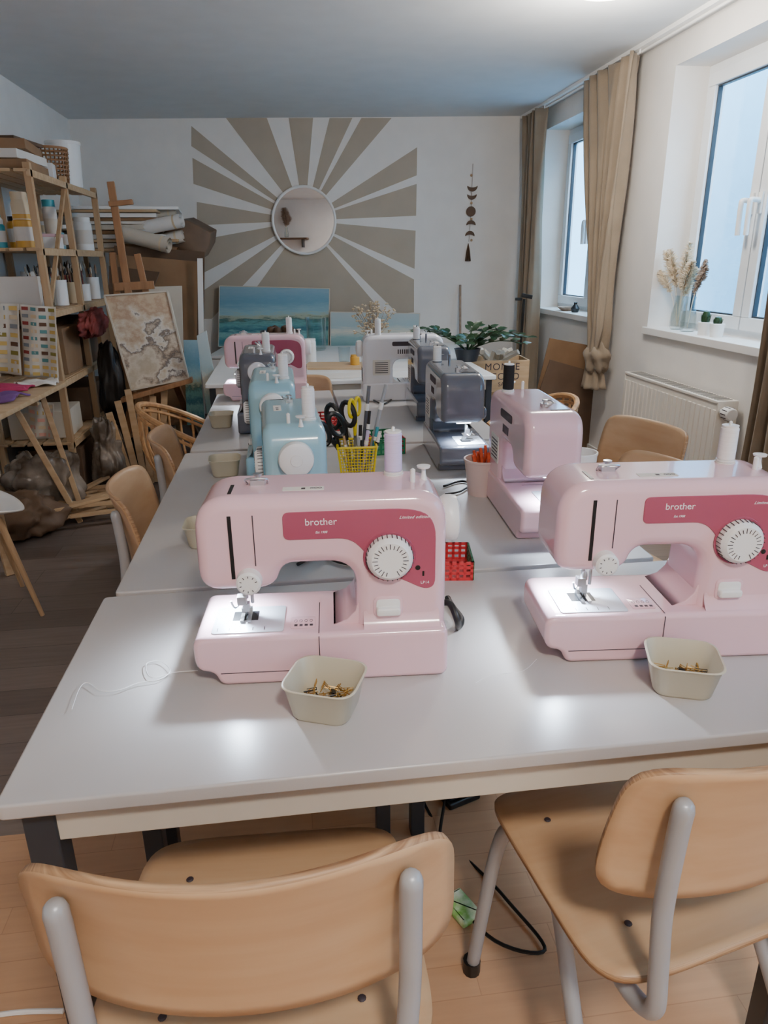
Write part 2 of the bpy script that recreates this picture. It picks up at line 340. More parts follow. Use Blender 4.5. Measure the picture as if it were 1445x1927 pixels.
# radiator
r=thing('radiator','cream panel radiator under the near window','radiator',(XR,3.70,0)); HW=.50
m=MB(); m.box((-.13,-HW,.14),(-.115,HW,.70)); m.box((-.045,-HW,.14),(-.03,HW,.70))
for k in range(22): yy=-HW+.02+k*(2*HW-.04)/21; m.box((-.137,yy-.013,.17),(-.128,yy+.013,.67))
m.build('panel','rad',r,bev=.003)
m=MB(); m.box((-.135,-HW-.005,.70),(-.025,HW+.005,.715)); 
for s in (-1,1): m.box((-.135,s*HW-.006,.14),(-.025,s*HW+.006,.71))
m.build('cover','rad',r,bev=.003)
m=MB()
for k in range(40): yy=-HW+.03+k*(2*HW-.06)/39; m.box((-.12,yy-.004,.7151),(-.04,yy+.004,.7165))
m.build('grille_slots','dark',r)
th_=MB().lathe([(0,-.095),(.026,-.095),(.032,-.088),(.032,-.04),(.018,-.03),(.014,0)],18,(-.11,-HW,.665),'Y').build('thermostat','white',r,bev=.002)
m=MB()
for k in range(10): a=2*PI*k/10; m.box((-.11+.031*cos(a)-.002,-HW-.086,.665+.031*sin(a)-.002),(-.11+.031*cos(a)+.002,-HW-.045,.665+.031*sin(a)+.002))
m.build('grip_marks','ink',th_)
m=MB(); m.tube([(-.08,-HW-.03,.66),(-.08,-HW-.03,.62),(-.08,-HW-.03,0)],.008,8); m.build('pipe','rad',r)
for s in (-1,1): MB().box((-.04,s*.4-.02,.3),(-.001,s*.4+.02,.4)).build('bracket','rad',r)
MB().lathe([(0,-.15),(.012,-.15),(.012,-.13),(0,-.13)],12,(0,.12,.45),'X').build('vent_knob','beige',r)
def clamp_(name,label,x,y):
    r=thing(name,label,'lamp',(x,y,ZC))
    MB().lathe([(.17,0),(.175,-.01),(.175,-.025),(.16,-.03)],40).build('rim','white',r)
    MB().lathe([(.16,-.028),(.13,-.045),(.07,-.055),(0,-.058)],40).build('diffuser','lamp',r)
clamp_('ceiling_lamp','round flush ceiling lamp with a warm glowing diffuser',1.47,3.52)
clamp_('ceiling_lamp','added round fill lamp behind the camera over the near chairs',.3,-.6)  # added fixture, out of view, housing the foreground fill light
# mirror
mc=pw(572,415,.03); r=thing('round_mirror','round mirror with a thin white frame in the sunburst centre','mirror',mc,-WA)
RM=(pw(631,415)-pw(514,415)).length/2
m=MB(); m.tube([(RM*cos(2*PI*k/48),-.0,RM*sin(2*PI*k/48)) for k in range(48)],.012,10,closed=True); m.build('frame','white',r)
MB().lathe([(0,-.004),(RM,-.004),(RM,.012),(0,.012)],48,ax='Y').build('mirror_glass','mirror',r)
# ---------- tables ----------
def table(label,x0,x1,y0,y1,z=ZT,leg='dark',group=None,top='tabletop',lw=.035,name='work_table',rz=0):
    cx,cy=(x0+x1)/2,(y0+y1)/2; hx,hy=(x1-x0)/2,(y1-y0)/2
    r=thing(name,label,'table',(cx,cy,0),rz,group)
    m=MB(); m.puff(rrect(-hx,-hy,hx,hy,.012),z-.024,z,.004,2,'XY'); wnm(m.build('tabletop',top,r))
    m=MB(); i=.024
    m.box((-hx+i,-hy+i,z-.084),(hx-i,-hy+i+.02,z-.024)); m.box((-hx+i,hy-i-.02,z-.084),(hx-i,hy-i,z-.024))
    m.box((-hx+i,-hy+i+.02,z-.084),(-hx+i+.02,hy-i-.02,z-.024)); m.box((hx-i-.02,-hy+i+.02,z-.084),(hx-i,hy-i-.02,z-.024)); m.build('apron','apron',r,bev=.002)
    for sx in (-1,1):
        for sy in (-1,1):
            X=sx*(hx-i-lw/2+.004); Y=sy*(hy-i-lw/2+.004)
            MB().box((X-lw/2,Y-lw/2,0),(X+lw/2,Y+lw/2,z-.026)).build('leg',leg,r,bev=.003)
    return r
tg='grey laminate work tables pushed together'
table('grey laminate table nearest the camera, set crosswise',-.395,.84,.775,1.372,group=tg,lw=.042)
table('long grey table in the second row, left half under blue machines',-.378,.214,1.388,2.525,group=tg)
table('long grey table in the second row, right half under the side-on pink machine',.226,.80,1.388,2.525,group=tg)
table('long grey table in the third row, left half under the left charcoal machine',-.365,.214,2.553,3.73,group=tg)
table('long grey table in the third row, right half under the white machine',.226,.80,2.553,3.73,group=tg)
table('wide white table at the back holding vases and papers',-.46,1.2,4.04,5.5,group=None,top='white')
# ---------- plywood chairs ----------
def chair(label,x,y,rz,group='beech plywood chairs with grey tube frames',dz=0,hb=.215,n=7):
    r=thing('plywood_chair',label,'chair',(x,y,0),rz,group); q=hb-.056
    def seat(a,b):
        X,Y=sq(a,b,6); hx=.217-.012*Y
        z=.452-.012*(1-X*X)*(1-Y*Y)-.028*max(0,(Y-.55)/.45)**2+.012*max(0,(-Y-.7)/.3)**2
        return (X*hx,Y*.21,z)
    MB().grid(seat,24,24).build('seat',['ply','plyedge'],r,sol=.010,smooth=50,rim=1)
    def back(a,b):
        X,Y=sq(a,b,n); hw=hb-.006*Y
        return (X*hw,-.236+.066*X*X-.022*Y+.01*(1-Y*Y),.675+dz+Y*.118-.006*(1-X*X)*(.5+.5*Y))
    MB().grid(back,28,16).build('backrest',['ply','plyedge'],r,sol=.0095,smooth=50,rim=1)
    for s in (-1,1):
        m=MB(); P=curve([(s*q,-.224,.750+dz),(s*q,-.220,.70+dz),(s*q,-.216,.60),(s*lp(q,.168,.5),-.224,.50),(s*.168,-.226,.435),(s*.168,-.19,.410),(s*.168,-.12,.414),(s*.168,.05,.420)],5)
        m.tube(P,[.007,.0115,.0132]+[.0132]*(len(P)-3),12); m.build('back_post','tube',r,smooth=180)
        m=MB(); m.tube(curve([(s*.172,.0,.420),(s*.172,.10,.420),(s*.178,.150,.405),(s*.190,.175,.30),(s*.210,.205,.0)],5),.0132,12); m.build('leg','tube',r,smooth=180)
        m=MB(); m.tube(curve([(s*.172,.06,.420),(s*.174,.0,.41),(s*.190,-.10,.25),(s*.210,-.235,.0)],5),.0132,12); m.build('leg','tube',r,smooth=180)
        MB().lathe([(.0,.0),(.018,0),(.018,.03),(.0,.03)],12,(s*.210,.205,0)).build('foot_cap','black',r)
        MB().lathe([(.0,.0),(.018,0),(.018,.03),(.0,.03)],12,(s*.210,-.235,0)).build('foot_cap','black',r)
        for yy in (-.12,.1): MB().lathe([(0,.0045),(.004,.004),(.006,.002)],10,(s*.13,yy,.452)).build('screw','ink',r)
    m=MB(); m.tube([(-.168,.04,.418),(.168,.04,.418)],.010,10); m.tube([(-.166,-.15,.412),(.166,-.15,.412)],.010,10); m.build('cross_rail','tube',r)
    return r
chair('plywood chair seen from behind at the front left of the table',-.072,.802,R(-2.4),dz=.022,hb=.238,n=5)
chair('plywood chair turned slightly left at the front right corner',.556,.878,R(12),dz=.026,hb=.225)
chair('plywood chair beside the left table edge, nearer one with full backrest visible',-.27,2.06,-PI/2+R(4))
chair('plywood chair on the left, behind the nearer side chair',-.26,2.66,-PI/2+R(6))
chair('plywood chair right of the tables in front of the radiator, farther one',1.15,2.44,PI/2+R(16))
chair('plywood chair right of the tables, mostly hidden behind the right pink machine',.945,1.92,PI/2+R(12))
chair('plywood chair between the third table row and the white back table',.02,3.72,PI)
# ---------- rattan chairs ----------
def rattan(label,x,y,rz,hh=.60,tall=.17,RX=.25):
    r=thing('rattan_chair',label,'chair',(x,y,0),rz,'rattan bucket chairs')
    MB().lathe([(0,.44),(.15,.435),(.19,.45),(.205,.46),(.19,.44),(.1,.425),(0,.425)],28).build('seat','rattan',r)
    def rim(t): a=lp(R(-20),R(200),t); h=hh+tall*sin(PI*t); return V((RX*cos(a+PI)*1,RX*sin(a+PI)*1,h))
    top=[rim(k/30) for k in range(31)]; m=MB(); m.tube(top,.013,8)
    m.tube([p*1.0+V((0,0,-.03)) for p in top],.008,6); m.build('back_rim','rattan',r)
    m=MB(); n=17
    for k in range(n+1):
        p=rim(k/n); q=V((p.x*.78,p.y*.78,.45)); m.tube(curve([q,(q+p)/2+V((p.x*.09,p.y*.09,-.03)),p],4),.006,6)
    m.build('spindles','rattan',r)
    for sx in (-1,1):
        for sy in (-1,1): MB().tube([(sx*.14,sy*.14,.43),(sx*.19,sy*.19,0)],.012,8).build('leg','rattan',r)
rattan('rattan bucket chair on the left beside the easel',-.43,3.32,-PI/2+R(6))
rattan('rattan bucket chair on the right near the cardboard sheets',1.06,3.16,PI/2)
# ---------- sewing machines ----------
def mxf(r,p): return r.location+M.Rotation(r.rotation_euler.z,3,'Z')@(V(p)*r.scale[0])
def machine(label,X,Y,rz,body,panel,brand=True,on=True,sc=1.03,tc='thread',tl='',th=.07,prom='white',sp=(.122,.035)):
    r=thing('sewing_machine',label,'sewing machine',(X,Y,ZT),rz,'sewing machines on the work tables'); r.scale=(sc,)*3
    bp=rpoly([(-.181,.150,.034),(-.180,.299,.056),(.195,.299,.052),(.195,.010,.022),(.052,.010,.022),(.058,.190,.045),(-.055,.190,.02),(-.068,.150,.030)],8)
    m=MB(); m.puff(bp,-.066,.066,.0195,6); wnm(m.build('body',body,r,smooth=180))
    m=MB(); q=rpoly([(-.195,.028,.022),(-.195,.084,.018),(.196,.084,.012),(.197,.0,.016),(-.158,.0,.012),(-.166,.022,.01)],5); m.puff(q,-.087,.071,.009,4); wnm(m.build('base',body,r,smooth=180))
    m=MB(); m.puff([(.018,.0835),(.062,.0835),(.062,.130),(.054,.106),(.041,.092)],-.058,.058,.002,2); wnm(m.build('neck_fillet',body,r,smooth=180))
    m=MB(); m.grid(lambda a,b:(lp(.066,.184,(a+1)/2),-.0655-.0195*(1-(b+1)/2)**2.2,.079+.030*(b+1)/2),6,8); m.build('front_flare',body,r,smooth=180)
    m=MB(); m.box((-.004,-.0878,.026),(-.0028,-.086,.080)); m.box((-.004,-.084,.0842),(-.0028,.02,.0846)); m.box((-.156,-.0876,.0225),(-.004,-.0865,.0235)); m.build('seam','ink',r)
    m=MB(); m.puff(rrect(-.168,-.074,-.058,.012,.006),.0838,.0856,.0006,2,'XY'); np_=m.build('needle_plate','plate',r)
    m=MB(); m.box((-.140,-.035,.0856),(-.100,-.005,.0862)); 
    for k in range(5): m.box((-.160+.018*k,-.068,.0857),(-.159+.018*k,-.058,.0860))
    m.build('feed_dog_slots','black',np_)
    m=MB(); m.puff(rrect(-.048,-.066,-.010,-.028,.004),.0841,.0848,.0003,2,'XY'); q=m.build('instruction_label','pink' if body=='pink' else 'paper',r)
    m=MB(); 
    for k in range(4): m.box((-.042+.008*k,-.060,.0849),(-.037+.008*k,-.054,.0851)); m.tube([(-.040+.008*k+.0025*cos(j),-.043+.004*sin(j),.0850) for j in range(6)],.0003,3,closed=True)
    m.build('printed_marks','ink',q)
    m=MB(); m.lathe([(0,.105),(.0035,.105),(.0035,.16),(0,.16)],10,(-.120,-.02,0)); m.lathe([(0,.11),(.0028,.11),(.0028,.155),(0,.155)],10,(-.108,-.022,0)); m.cbox((-.124,-.024,.117),(.014,.014,.014)); m.build('presser_bar','metal',r)
    m=MB(); m.cbox((-.118,-.022,.104),(.010,.012,.014)); m.box((-.127,-.045,.0875),(-.121,-.008,.0905)); m.box((-.116,-.045,.0875),(-.110,-.008,.0905)); m.box((-.127,-.018,.0885),(-.110,-.010,.0985)); m.tube(curve([(-.127,-.02,.11),(-.135,-.03,.106),(-.140,-.035,.12)]),.0016,6); m.build('presser_foot','metal',r)
    m=MB(); m.lathe([(0,.087),(.0008,.09),(.001,.125),(0,.125)],6,(-.1185,-.024,0)); m.build('needle','metal',r)
    MB().lathe([(0,.12),(.005,.12),(.005,.128),(.003,.134),(0,.134)],10,(-.1185,-.024,0)).build('needle_clamp','metal',r)
    if on:
        m=MB(); m.puff(rrect(-.158,-.030,-.135,.015,.008),.1490,.1502,.0003,2,'XY'); m.build('work_light','led',r)
    m=MB(); m.box((-.130,-.0672,.172),(-.1245,-.0650,.272)); m.box((-.130,-.044,.2980),(-.1245,.0,.2996)); m.build('thread_slot','black',r)
    m=MB(); m.box((-.094,-.0668,.192),(-.0925,-.0650,.272)); m.build('second_slot','ink',r)
    m=MB(); m.lathe([(0,-.084),(.015,-.084),(.0185,-.081),(.0195,-.060)],28,(-.104,0,.170),'Y'); d=m.build('stitch_dial',prom,r,smooth=30)
    m=MB()
    for k in range(9):
        a=R(20+k*35); m.tube([(-.104+.0105*cos(a),-.0845,.170+.0105*sin(a)),(-.104+.0135*cos(a),-.0845,.170+.0135*sin(a))],.0006,4)
    m.build('dial_marks','ink',d)
    if panel:
        q=rpoly([(-.050,.232,.010),(-.050,.275,.010),(.146,.276,.040),(.177,.256,.030),(.177,.148,.014),(.160,.143,.024),(.130,.160,.02),(.098,.172,.02),(.074,.204,.03),(.050,.232,.02)],5)
        m=MB(); m.puff(q,-.0676,-.0650,.0006,1); pn=m.build('front_panel',panel,r)
        if brand:
            text('brother',.0150,'winkt',pn,(.006,-.0679,.259),(PI/2,0,0)); text('Est 1908',.005,'winkt',pn,(.006,-.0679,.243),(PI/2,0,0),shear=.3)
            text('Limited edition',.0066,'winkt',pn,(.144,-.0679,.262),(PI/2,0,0),shear=.5,sp=1.1,ext=.0002); text('LP14',.0062,'winkt',pn,(.161,-.0679,.155),(PI/2,0,0),sp=1.1)
            m=MB(); m.lathe([(0,-.0684),(.004,-.0684),(.004,-.0675)],12,(.150,0,.180),'Y'); m.box((.157,-.0682,.166),(.160,-.0676,.174)); m.build('panel_marks','black',pn)
    dx=.107
    m=MB(); m.lathe([(.036,-.0676),(.039,-.0690),(.040,-.0676)],40,(dx,0,.200),'Y'); m.build('dial_rim','rose' if panel=='rose' else body,r)
    m=MB(); m.lathe([(0,-.086),(.028,-.086),(.031,-.083)],40,(dx,0,.200),'Y'); 
    m.lathe([(.031,-.083),(.0345,-.078),(.0355,-.066),(.0355,-.064)],40,(dx,0,.200),'Y'); d=m.build('pattern_dial',prom,r,smooth=30)
    m=MB()
    for k in range(22):
        a=R(-60+k*15); m.tube([(dx+.019*cos(a),-.0865,.200+.019*sin(a)),(dx+(.025 if k%2 else .027)*cos(a),-.0865,.200+(.025 if k%2 else .027)*sin(a))],.0006,4)
    for k in range(30):
        a=2*PI*k/30; m.tube([(dx+.0352*cos(a),-.080,.200+.0352*sin(a)),(dx+.0358*cos(a),-.067,.200+.0358*sin(a))],.0007,4)
    m.build('dial_marks','ink',d)
    m=MB(); m.puff(rrect(.082,.098,.127,.133,.009),-.0680,-.064,.0010,2); lv=m.build('lever_recess',body,r)
    m=MB(); m.puff(rrect(.086,.102,.123,.129,.007),-.0692,-.064,.0008,2); m.build('lever_slot',prom,lv)
    m=MB(); m.puff(rrect(.086,.104,.123,.117,.005),-.078,-.064,.003,3); m.build('reverse_lever',prom,lv,smooth=180)
    m=MB(); m.lathe([(0,.222),(.026,.222),(.035,.218),(.037,.211),(.037,.200),(.034,.195),(.02,.185)],36,(0,0,.235),'X'); hw=m.build('handwheel',prom,r,smooth=40)
    MB().lathe([(0,.2245),(.012,.2242),(.013,.222)],20,(0,0,.235),'X').build('wheel_cap',prom,hw)
    m=MB(); 
    for k in range(7): m.box((.1948,-.03,.09+.009*k),(.1964,.035,.094+.009*k))
    m.build('side_vents','ink',r)
    m=MB(); m.box((-.10,-.006,.298),(-.078,.010,.307)); m.lathe([(0,.306),(.004,.306),(.004,.312),(.007,.313),(.007,.316),(0,.317)],12,(-.089,.002,0)); m.tube(curve([(-.105,.002,.300),(-.105,-.012,.311),(-.075,-.012,.311),(-.075,.004,.300)]),.0017,6); m.build('thread_guide','metal',r)
    m=MB(); m.lathe([(0,.292),(.006,.294),(.0035,.304),(.003,.312),(.010,.314),(.011,.317),(0,.3185)],16,(.168,.015,0)); m.build('bobbin_winder',prom,r)
    m=MB(); m.lathe([(0,.293),(.004,.297),(.004,.318),(0,.321)],10,(.148,-.01,0)); m.build('bobbin_stop',prom,r)
    MB().lathe([(0,.297),(.016,.297),(.016,.301),(.0025,.302),(.0025,.301+th+.004),(0,.303+th+.004)],16,(sp[0],sp[1],0)).build('spool_pin',prom,r)
    m=MB(); m.puff(rrect(-.05,-.038,.012,-.020,.002),.2982,.2996,.0003,1,'XY'); q=m.build('top_label','paper',r)
    m=MB(); m.box((-.022,-.033,.2996),(-.016,-.026,.2999))
    for k in range(3): m.lathe([(.0015,.2999),(.003,.2999)],8,(-.006+.006*k,-.029,0))
    m.build('label_icons','ink',q)
    m=MB(); m.puff(rrect(-.05,.250,.06,.270,.008),.0650,.0675,.0006,1); m.build('carry_handle_recess','ink',r)
    m=MB(); m.puff(rrect(.07,.12,.15,.19,.004),.0650,.0670,.0004,1); q=m.build('rating_plate','paper',r)
    m=MB()
    for k in range(6): m.box((.08,.0669,.130+.009*k),(.14,.0675,.133+.009*k))
    m.build('printed_marks','ink',q)
    m=MB()
    for k in range(6): m.box((-.02+.010*k,.0655,.215),(-.015+.010*k,.0668,.235))
    m.build('rear_vents','ink',r)
    p=mxf(r,(sp[0],sp[1],.3015)); s=thing('thread_spool',tl,'thread spool',p,0,'thread spools on the machines')
    MB().lathe([(0,0),(.0155,0),(.0155,.003),(.012,.0035)],20).build('spool_core','white',s)
    MB().lathe([(.0125,.003),(.0145,.005),(.0145,th-.005),(.0125,th-.003)],20).build('thread',tc,s)
    MB().lathe([(.0125,th-.003),(.0135,th-.002),(.0135,th),(.0,th)],20).build('spool_rim','white',s)
    if on:
        l=bpy.data.lights.new('machine_light','SPOT'); l.energy=9; l.color=(.70,.84,1); l.shadow_soft_size=.01; l.spot_size=R(140); l.spot_blend=.8
        o=bpy.data.objects.new('machine_light',l); C.objects.link(o); o.location=mxf(r,(-.146,-.008,.146)); o.rotation_euler=(R(-8),0,rz)
    return r
F1=machine('glossy pink sewing machine with rose panel, front left, facing the camera',.035,1.085,R(-3.5),'pink','rose',tc='lilac',tl='lilac thread spool on the front left pink machine')
F2=machine('glossy pink sewing machine with rose panel, cut off by the right edge',.605,1.065,R(-5),'pink','rose',tl='white thread spool on the pink machine at the right edge',th=.062)
machine('pink sewing machine seen end-on with its needle towards the camera',.605,1.700,PI/2-R(3),'pink','rose',tc='bthread',tl='black thread spool on the end-on pink machine')
machine('light blue sewing machine nearer the camera, white handwheel in front',.0,1.69,-PI/2+R(2),'teal','tealp',False,False,tl='white thread spool on the nearer light blue machine')
machine('light blue sewing machine behind the other light blue one',-.05,2.29,-PI/2,'teal','tealp',False,False,tl='white thread spool on the farther light blue machine')
machine('charcoal sewing machine on the left side of the third table row',-.115,2.98,-PI/2,'grey','greyp',False,False,tl='white thread spool on the left charcoal machine',prom='wmach')
machine('charcoal sewing machine on the right with its needle light on, nearer one',.54,2.31,PI/2-R(3),'grey','greyp',False,True,tl='white thread spool on the nearer right charcoal machine',th=.05,prom='grey')
machine('charcoal sewing machine on the right, behind the lit charcoal one',.60,3.05,PI/2-R(3),'grey','greyp',False,False,tl='white thread spool on the farther right charcoal machine',th=.05,prom='grey')
machine('small pink sewing machine at the far left end of the tables',-.11,3.58,R(-2),'pink','rose',False,True,tl='white thread spool on the far pink machine')
machine('white sewing machine turned backwards at the far end of the tables',.555,3.44,PI+R(-2),'wmach',None,False,False,tl='white thread spool on the white machine')
# ---------- cream boxes ----------
def creambox(label,u,v,w,d,h,rz,fill=None):
    p=pz(u,v,ZT); r=thing('storage_tin',label,'container',p,rz,'cream square tins on the tables')
    m=MB()
    def ring(hx,hy,z): return [m.v((x,y,z)) for x,y in rrect(-hx,-hy,hx,hy,min(hx,hy)*.55)]
    w/=2;d/=2; rs=[ring(w*.72,d*.72,0),ring(w*.79,d*.79,.005),ring(w*.96,d*.96,h-.004),ring(w*1.02,d*1.02,h-.001),ring(w*1.01,d*1.01,h),ring(w*.96,d*.96,h),ring(w*.92,d*.92,h-.006),ring(w*.74,d*.74,.006)]
    for A,B in zip(rs,rs[1:]):
        for i in range(len(A)): m.f([A[i],A[(i+1)%len(A)],B[(i+1)%len(A)],B[i]])
    m.f(rs[0]); m.f(rs[-1]); m.build('tin','cream',r,smooth=60)
    if fill:
        m=MB()
        for k in range(46):
            a=rnd.random()*6; x=rnd.uniform(-.6,.6)*w;y=rnd.uniform(-.6,.6)*d;z=.010+rnd.random()*h*.25; m.mi=0 if rnd.random()<.8 else 1
            e=V((cos(a),sin(a),rnd.uniform(-.3,.3)))*.011; c=V((x,y,z)); m.tube([c-e,c+e],.0009,5); m.tube([c-e,c-e+V((0,0,.004)),c+e*.5+V((0,0,.004))],.0007,4)
        for k in range(3): m.mi=1; m.cbox((w*(.1+.2*k),d*.3-.01*k,h*.3),(.012,.006,.010),rnd.random()*3,.4)
        o=m.build('clips_and_pins',['gold','black'],None); o.location=p; o.rotation_euler.z=rz; o['kind']='stuff'; tag(o,fill,'sewing clips')
creambox('cream square tin of clips before the front left pink machine',614,1334,.112,.104,.058,R(-22),'brass clips and pins inside the front left cream tin')
creambox('cream square tin of pins before the right edge pink machine',1278,1290,.110,.102,.056,R(-20),'brass pins inside the cream tin at front right')
creambox('empty cream tin on the left table edge just behind the front table',390,1022,.10,.10,.055,0)
creambox('cream tin on the left table edge beside the nearer plywood side chair',425,892,.10,.10,.055,R(3))
creambox('cream tin on the left table edge beside the charcoal machine',418,802,.10,.10,.055,0)
# ---------- yellow basket and tools ----------
bc=pz(672,900,ZT); r=thing('wire_basket','yellow wire mesh basket holding scissors and pens','basket',bc,R(-3))
m=MB()
def wallp(hx0,hx1,h,side):
    def fn(a,b):
        t=(b+1)/2; hx=lp(hx0,hx1,t); 
        return {0:(a*hx,-hx,h*t),1:(a*hx,hx,h*t),2:(-hx,a*hx,h*t),3:(hx,a*hx,h*t)}[side]
    return fn
for s in range(4): m.grid(wallp(.046,.058,.112,s),12,12)
m.grid(lambda a,b:(a*.046,b*.046,0),10,10); m.build('mesh','yellow',r,wire=.0028)
m=MB()
for z,h in ((.112,.0585),(.003,.047)): m.tube([(x,y,z) for x,y in rrect(-h,-h,h,h,.008)],.004,6,closed=True)
for k in range(4): m.tube([((.046,-.046)[k%2],(.046,-.046)[k//2],0),((.058,-.058)[k%2],(.058,-.058)[k//2],.112)],.003,6)
m.build('rim','yellow',r)
def scissors(label,cx,cy,mt,s=1,rz=0,rx=0,ry=0,w=1,rr=.0052):
    r=thing('scissors',label,'scissors',bc+V((cx,cy,.02)),rz,'scissors in the yellow basket'); r.rotation_euler=(rx,ry,rz)
    for q in (-1,1):
        m=MB(); m.tube([(q*.022*w+.018*w*cos(t*PI/8)*1,.0,.135*s+.032*w*sin(t*PI/8)+.0) for t in range(16)],rr,8,closed=True); m.tube(curve([(q*.008,0,.108*s),(q*.003,0,.09*s),(0,0,.075*s)]),rr,8); m.build('handle',mt,r)
        m=MB(); m.bar((0,q*.001,.08*s),(q*.004,q*.001,.0),.002,.009,(0,1,0)); m.build('blade','metal',r)
scissors('large black-handled scissors at the left of the yellow basket',-.02,.0,'black',1.15,R(10),0,R(-24),1.2,.008)
scissors('black-handled scissors standing at the back of the yellow basket',-.01,.025,'black',1.3,R(-25),0,R(-12),1.15,.008)
scissors('yellow-handled scissors sticking up in the basket',.0,.035,'yellow',1.45,R(55),0,0,.85,.005)
def stick(name,label,cat,dx,dy,L,rr,mt,lean,grp='pens and tools in the yellow basket',tip=None):
    r=thing(name,label,cat,bc+V((dx,dy,.01)),0,grp); r.rotation_euler=(lean[1],lean[0],0)
    MB().lathe([(0,0),(rr,0),(rr,L*.8),(rr*.9,L*.8),(rr*.9,L),(0,L)],10).build('barrel',mt,r)
    MB().lathe([(rr*1.05,L*.72),(rr*1.15,L*.72),(rr*1.15,L*.8),(rr*1.05,L*.8)],10).build('collar',tip or 'white',r)
stick('marker_pen','lilac marker pen leaning in the yellow basket','pen',.01,-.03,.15,.006,'lilac',(.15,.05))
stick('marker_pen','white marker pen at the right of the basket','pen',.035,-.02,.14,.006,'white',(.25,0),tip='black')
stick('tracing_ruler','long grey steel ruler standing in the yellow basket','ruler',.03,.03,.28,.006,'tube',(.25,-.05))
stick('tracing_ruler','dark grey ruler standing left of the steel one','ruler',.015,.035,.27,.006,'grey',(.12,-.05))
stick('seam_ripper','black seam ripper leaning in the basket','tool',.02,.0,.20,.005,'black',(.12,-.05))
stick('pencil','wooden pencil at the left of the yellow basket','pencil',-.02,-.03,.135,.004,'pine',(-.15,0))
stick('marker_pen','blue marker pen standing in the yellow basket','pen',.04,.01,.15,.006,'blue',(.18,0))
stick('marker_pen','grey marker pen in the front of the yellow basket','pen',.0,-.035,.13,.006,'tube',(.02,.08))
stick('marker_pen','black marker pen in the middle of the yellow basket','pen',.005,-.01,.16,.006,'black',(.05,.0))
for k,(u,v,mt,lb,a) in enumerate(((645,912,'orange','orange pencil lying before the yellow basket',8),(690,908,'green','green pencil lying before the yellow basket',-12))):
    r=thing('pencil',lb,'pencil',pz(u,v,ZT)+V((0,0,.0045)),R(a)); MB().lathe([(0,-.07),(.004,-.065),(.004,.06)],8,ax='X').build('barrel',mt,r); MB().lathe([(.004,.06),(.0,.075)],8,ax='X').build('tip','pine',r)
# ---------- folding crates ----------
def crate(label,u,v,w,d,h,rz,mt,m2=None):
    r=thing('folding_crate',label,'crate',pz(u,v,ZT),rz,'small plastic folding crates')
    for i,(sx,sy) in enumerate(((0,-1),(0,1),(-1,0),(1,0))):
        m=MB(); L=w if sx==0 else d; n=5
        def P(a,z0,a1,z1):
            if sx==0: m.box((a,sy*d/2-.002,z0),(a1,sy*d/2+.002,z1))
            else: m.box((sx*w/2-.002,a,z0),(sx*w/2+.002,a1,z1))
        for z in (0,h*.32,h*.62,h-.006): P(-L/2,z,L/2,z+.006)
        for k in range(n+1): a=-L/2+(L-.006)*k/n; P(a,0,a+.006,h)
        m.build('side_panel',(m2 or mt) if sx else mt,r)
    MB().box((-w/2,-d/2,0),(w/2,d/2,.003)).build('bottom',mt,r)
    return r
crate('small red folding crate right of the front pink machine',850,1072,.080,.11,.042,R(-8),'red','green')
crate('green and red folding crate right of the yellow basket',724,845,.11,.16,.055,R(5),'green','red')
crate('red and green folding crate left of the black scissors',618,805,.10,.12,.055,0,'red','green')
# ---------- other table items ----------
def bucket(label,p,r0,r1,h,mt,cat='container',name='tub',group=None,lid=None):
    r=thing(name,label,cat,p,0,group)
    MB().lathe([(0,0),(r0,0),(r1,h-.006),(r1*1.04,h-.006),(r1*1.04,h),(r1*.95,h),(r0*.94,.006),(0,.006)],28).build('body',mt,r)
    if lid: MB().lathe([(0,h),(r1*1.05,h),(r1*1.05,h+.012),(0,h+.014)],28).build('lid',lid,r)
    return r
p=pz(906,928,ZT); bucket('blush open tub of orange-handled tools beside the pink machine',p,.040,.052,.105,'blush')
for k in range(11):
    a=k*2.4; rr_=.012+.022*((k%3)/2); o=V((rr_*.6*cos(a),rr_*.6*sin(a),.012)); t=V((rr_*1.3*cos(a),rr_*1.3*sin(a),.115+.008*(k%4)))
    b=thing('thread_snips','orange-handled snips standing in the blush tub','snips',p,0,'snips in the blush tub')
    MB().tube([o,lp(o,t,.55)],.002,6).build('blade','metal',b); e_=lp(o,t,.55); MB().tube([e_,lp(e_,t,.5)+V((.003,0,0)),t],[.003,.005,.004],8).build('handle','orange',b)
bucket('plain white round tub behind the end-on pink machine',pz(1084,925,ZT),.045,.05,.12,'white',lid=None)
def cable(label,pts,rr=.004):
    o=MB().tube(curve(pts,8),rr,8).build('power_cable','cable',smooth=180); return tag(o,label,'cable','black power cables')
e=ZT+.006
P=lambda u,v,dz=0: pz(u,v,e)+V((0,0,dz))
cable('black power cable looped behind the front left pink machine',[(.24,1.12,.80),(.262,1.11,.805),(.272,1.09,.78),P(862,1180),P(868,1165),P(850,1140),P(842,1125)],.006)
cable('black cable across the table below the nearer charcoal machine',[P(835,915),P(870,905),P(900,915),P(925,905)])
cable('second black cable below the nearer charcoal machine',[P(838,930),P(865,925),P(890,912),P(922,912)],.003)
cable('pair of black cables under the arm of the front machine',[P(560,1062),P(600,1045),P(640,1058),P(700,1068)])
cable('black cable between white and charcoal machines',[P(690,745),P(720,760),P(745,748),P(775,752)])
m=MB(); m.tube(curve([P(135,1335),P(150,1295),P(165,1285),P(190,1300),P(225,1298),P(260,1285),P(300,1278),P(320,1262),P(300,1244),P(275,1250),P(285,1275),P(330,1265),P(372,1262)],8),.0007,4); tag(m.build('loose_thread','thread'),'loose white thread lying at the left of the front table','thread')
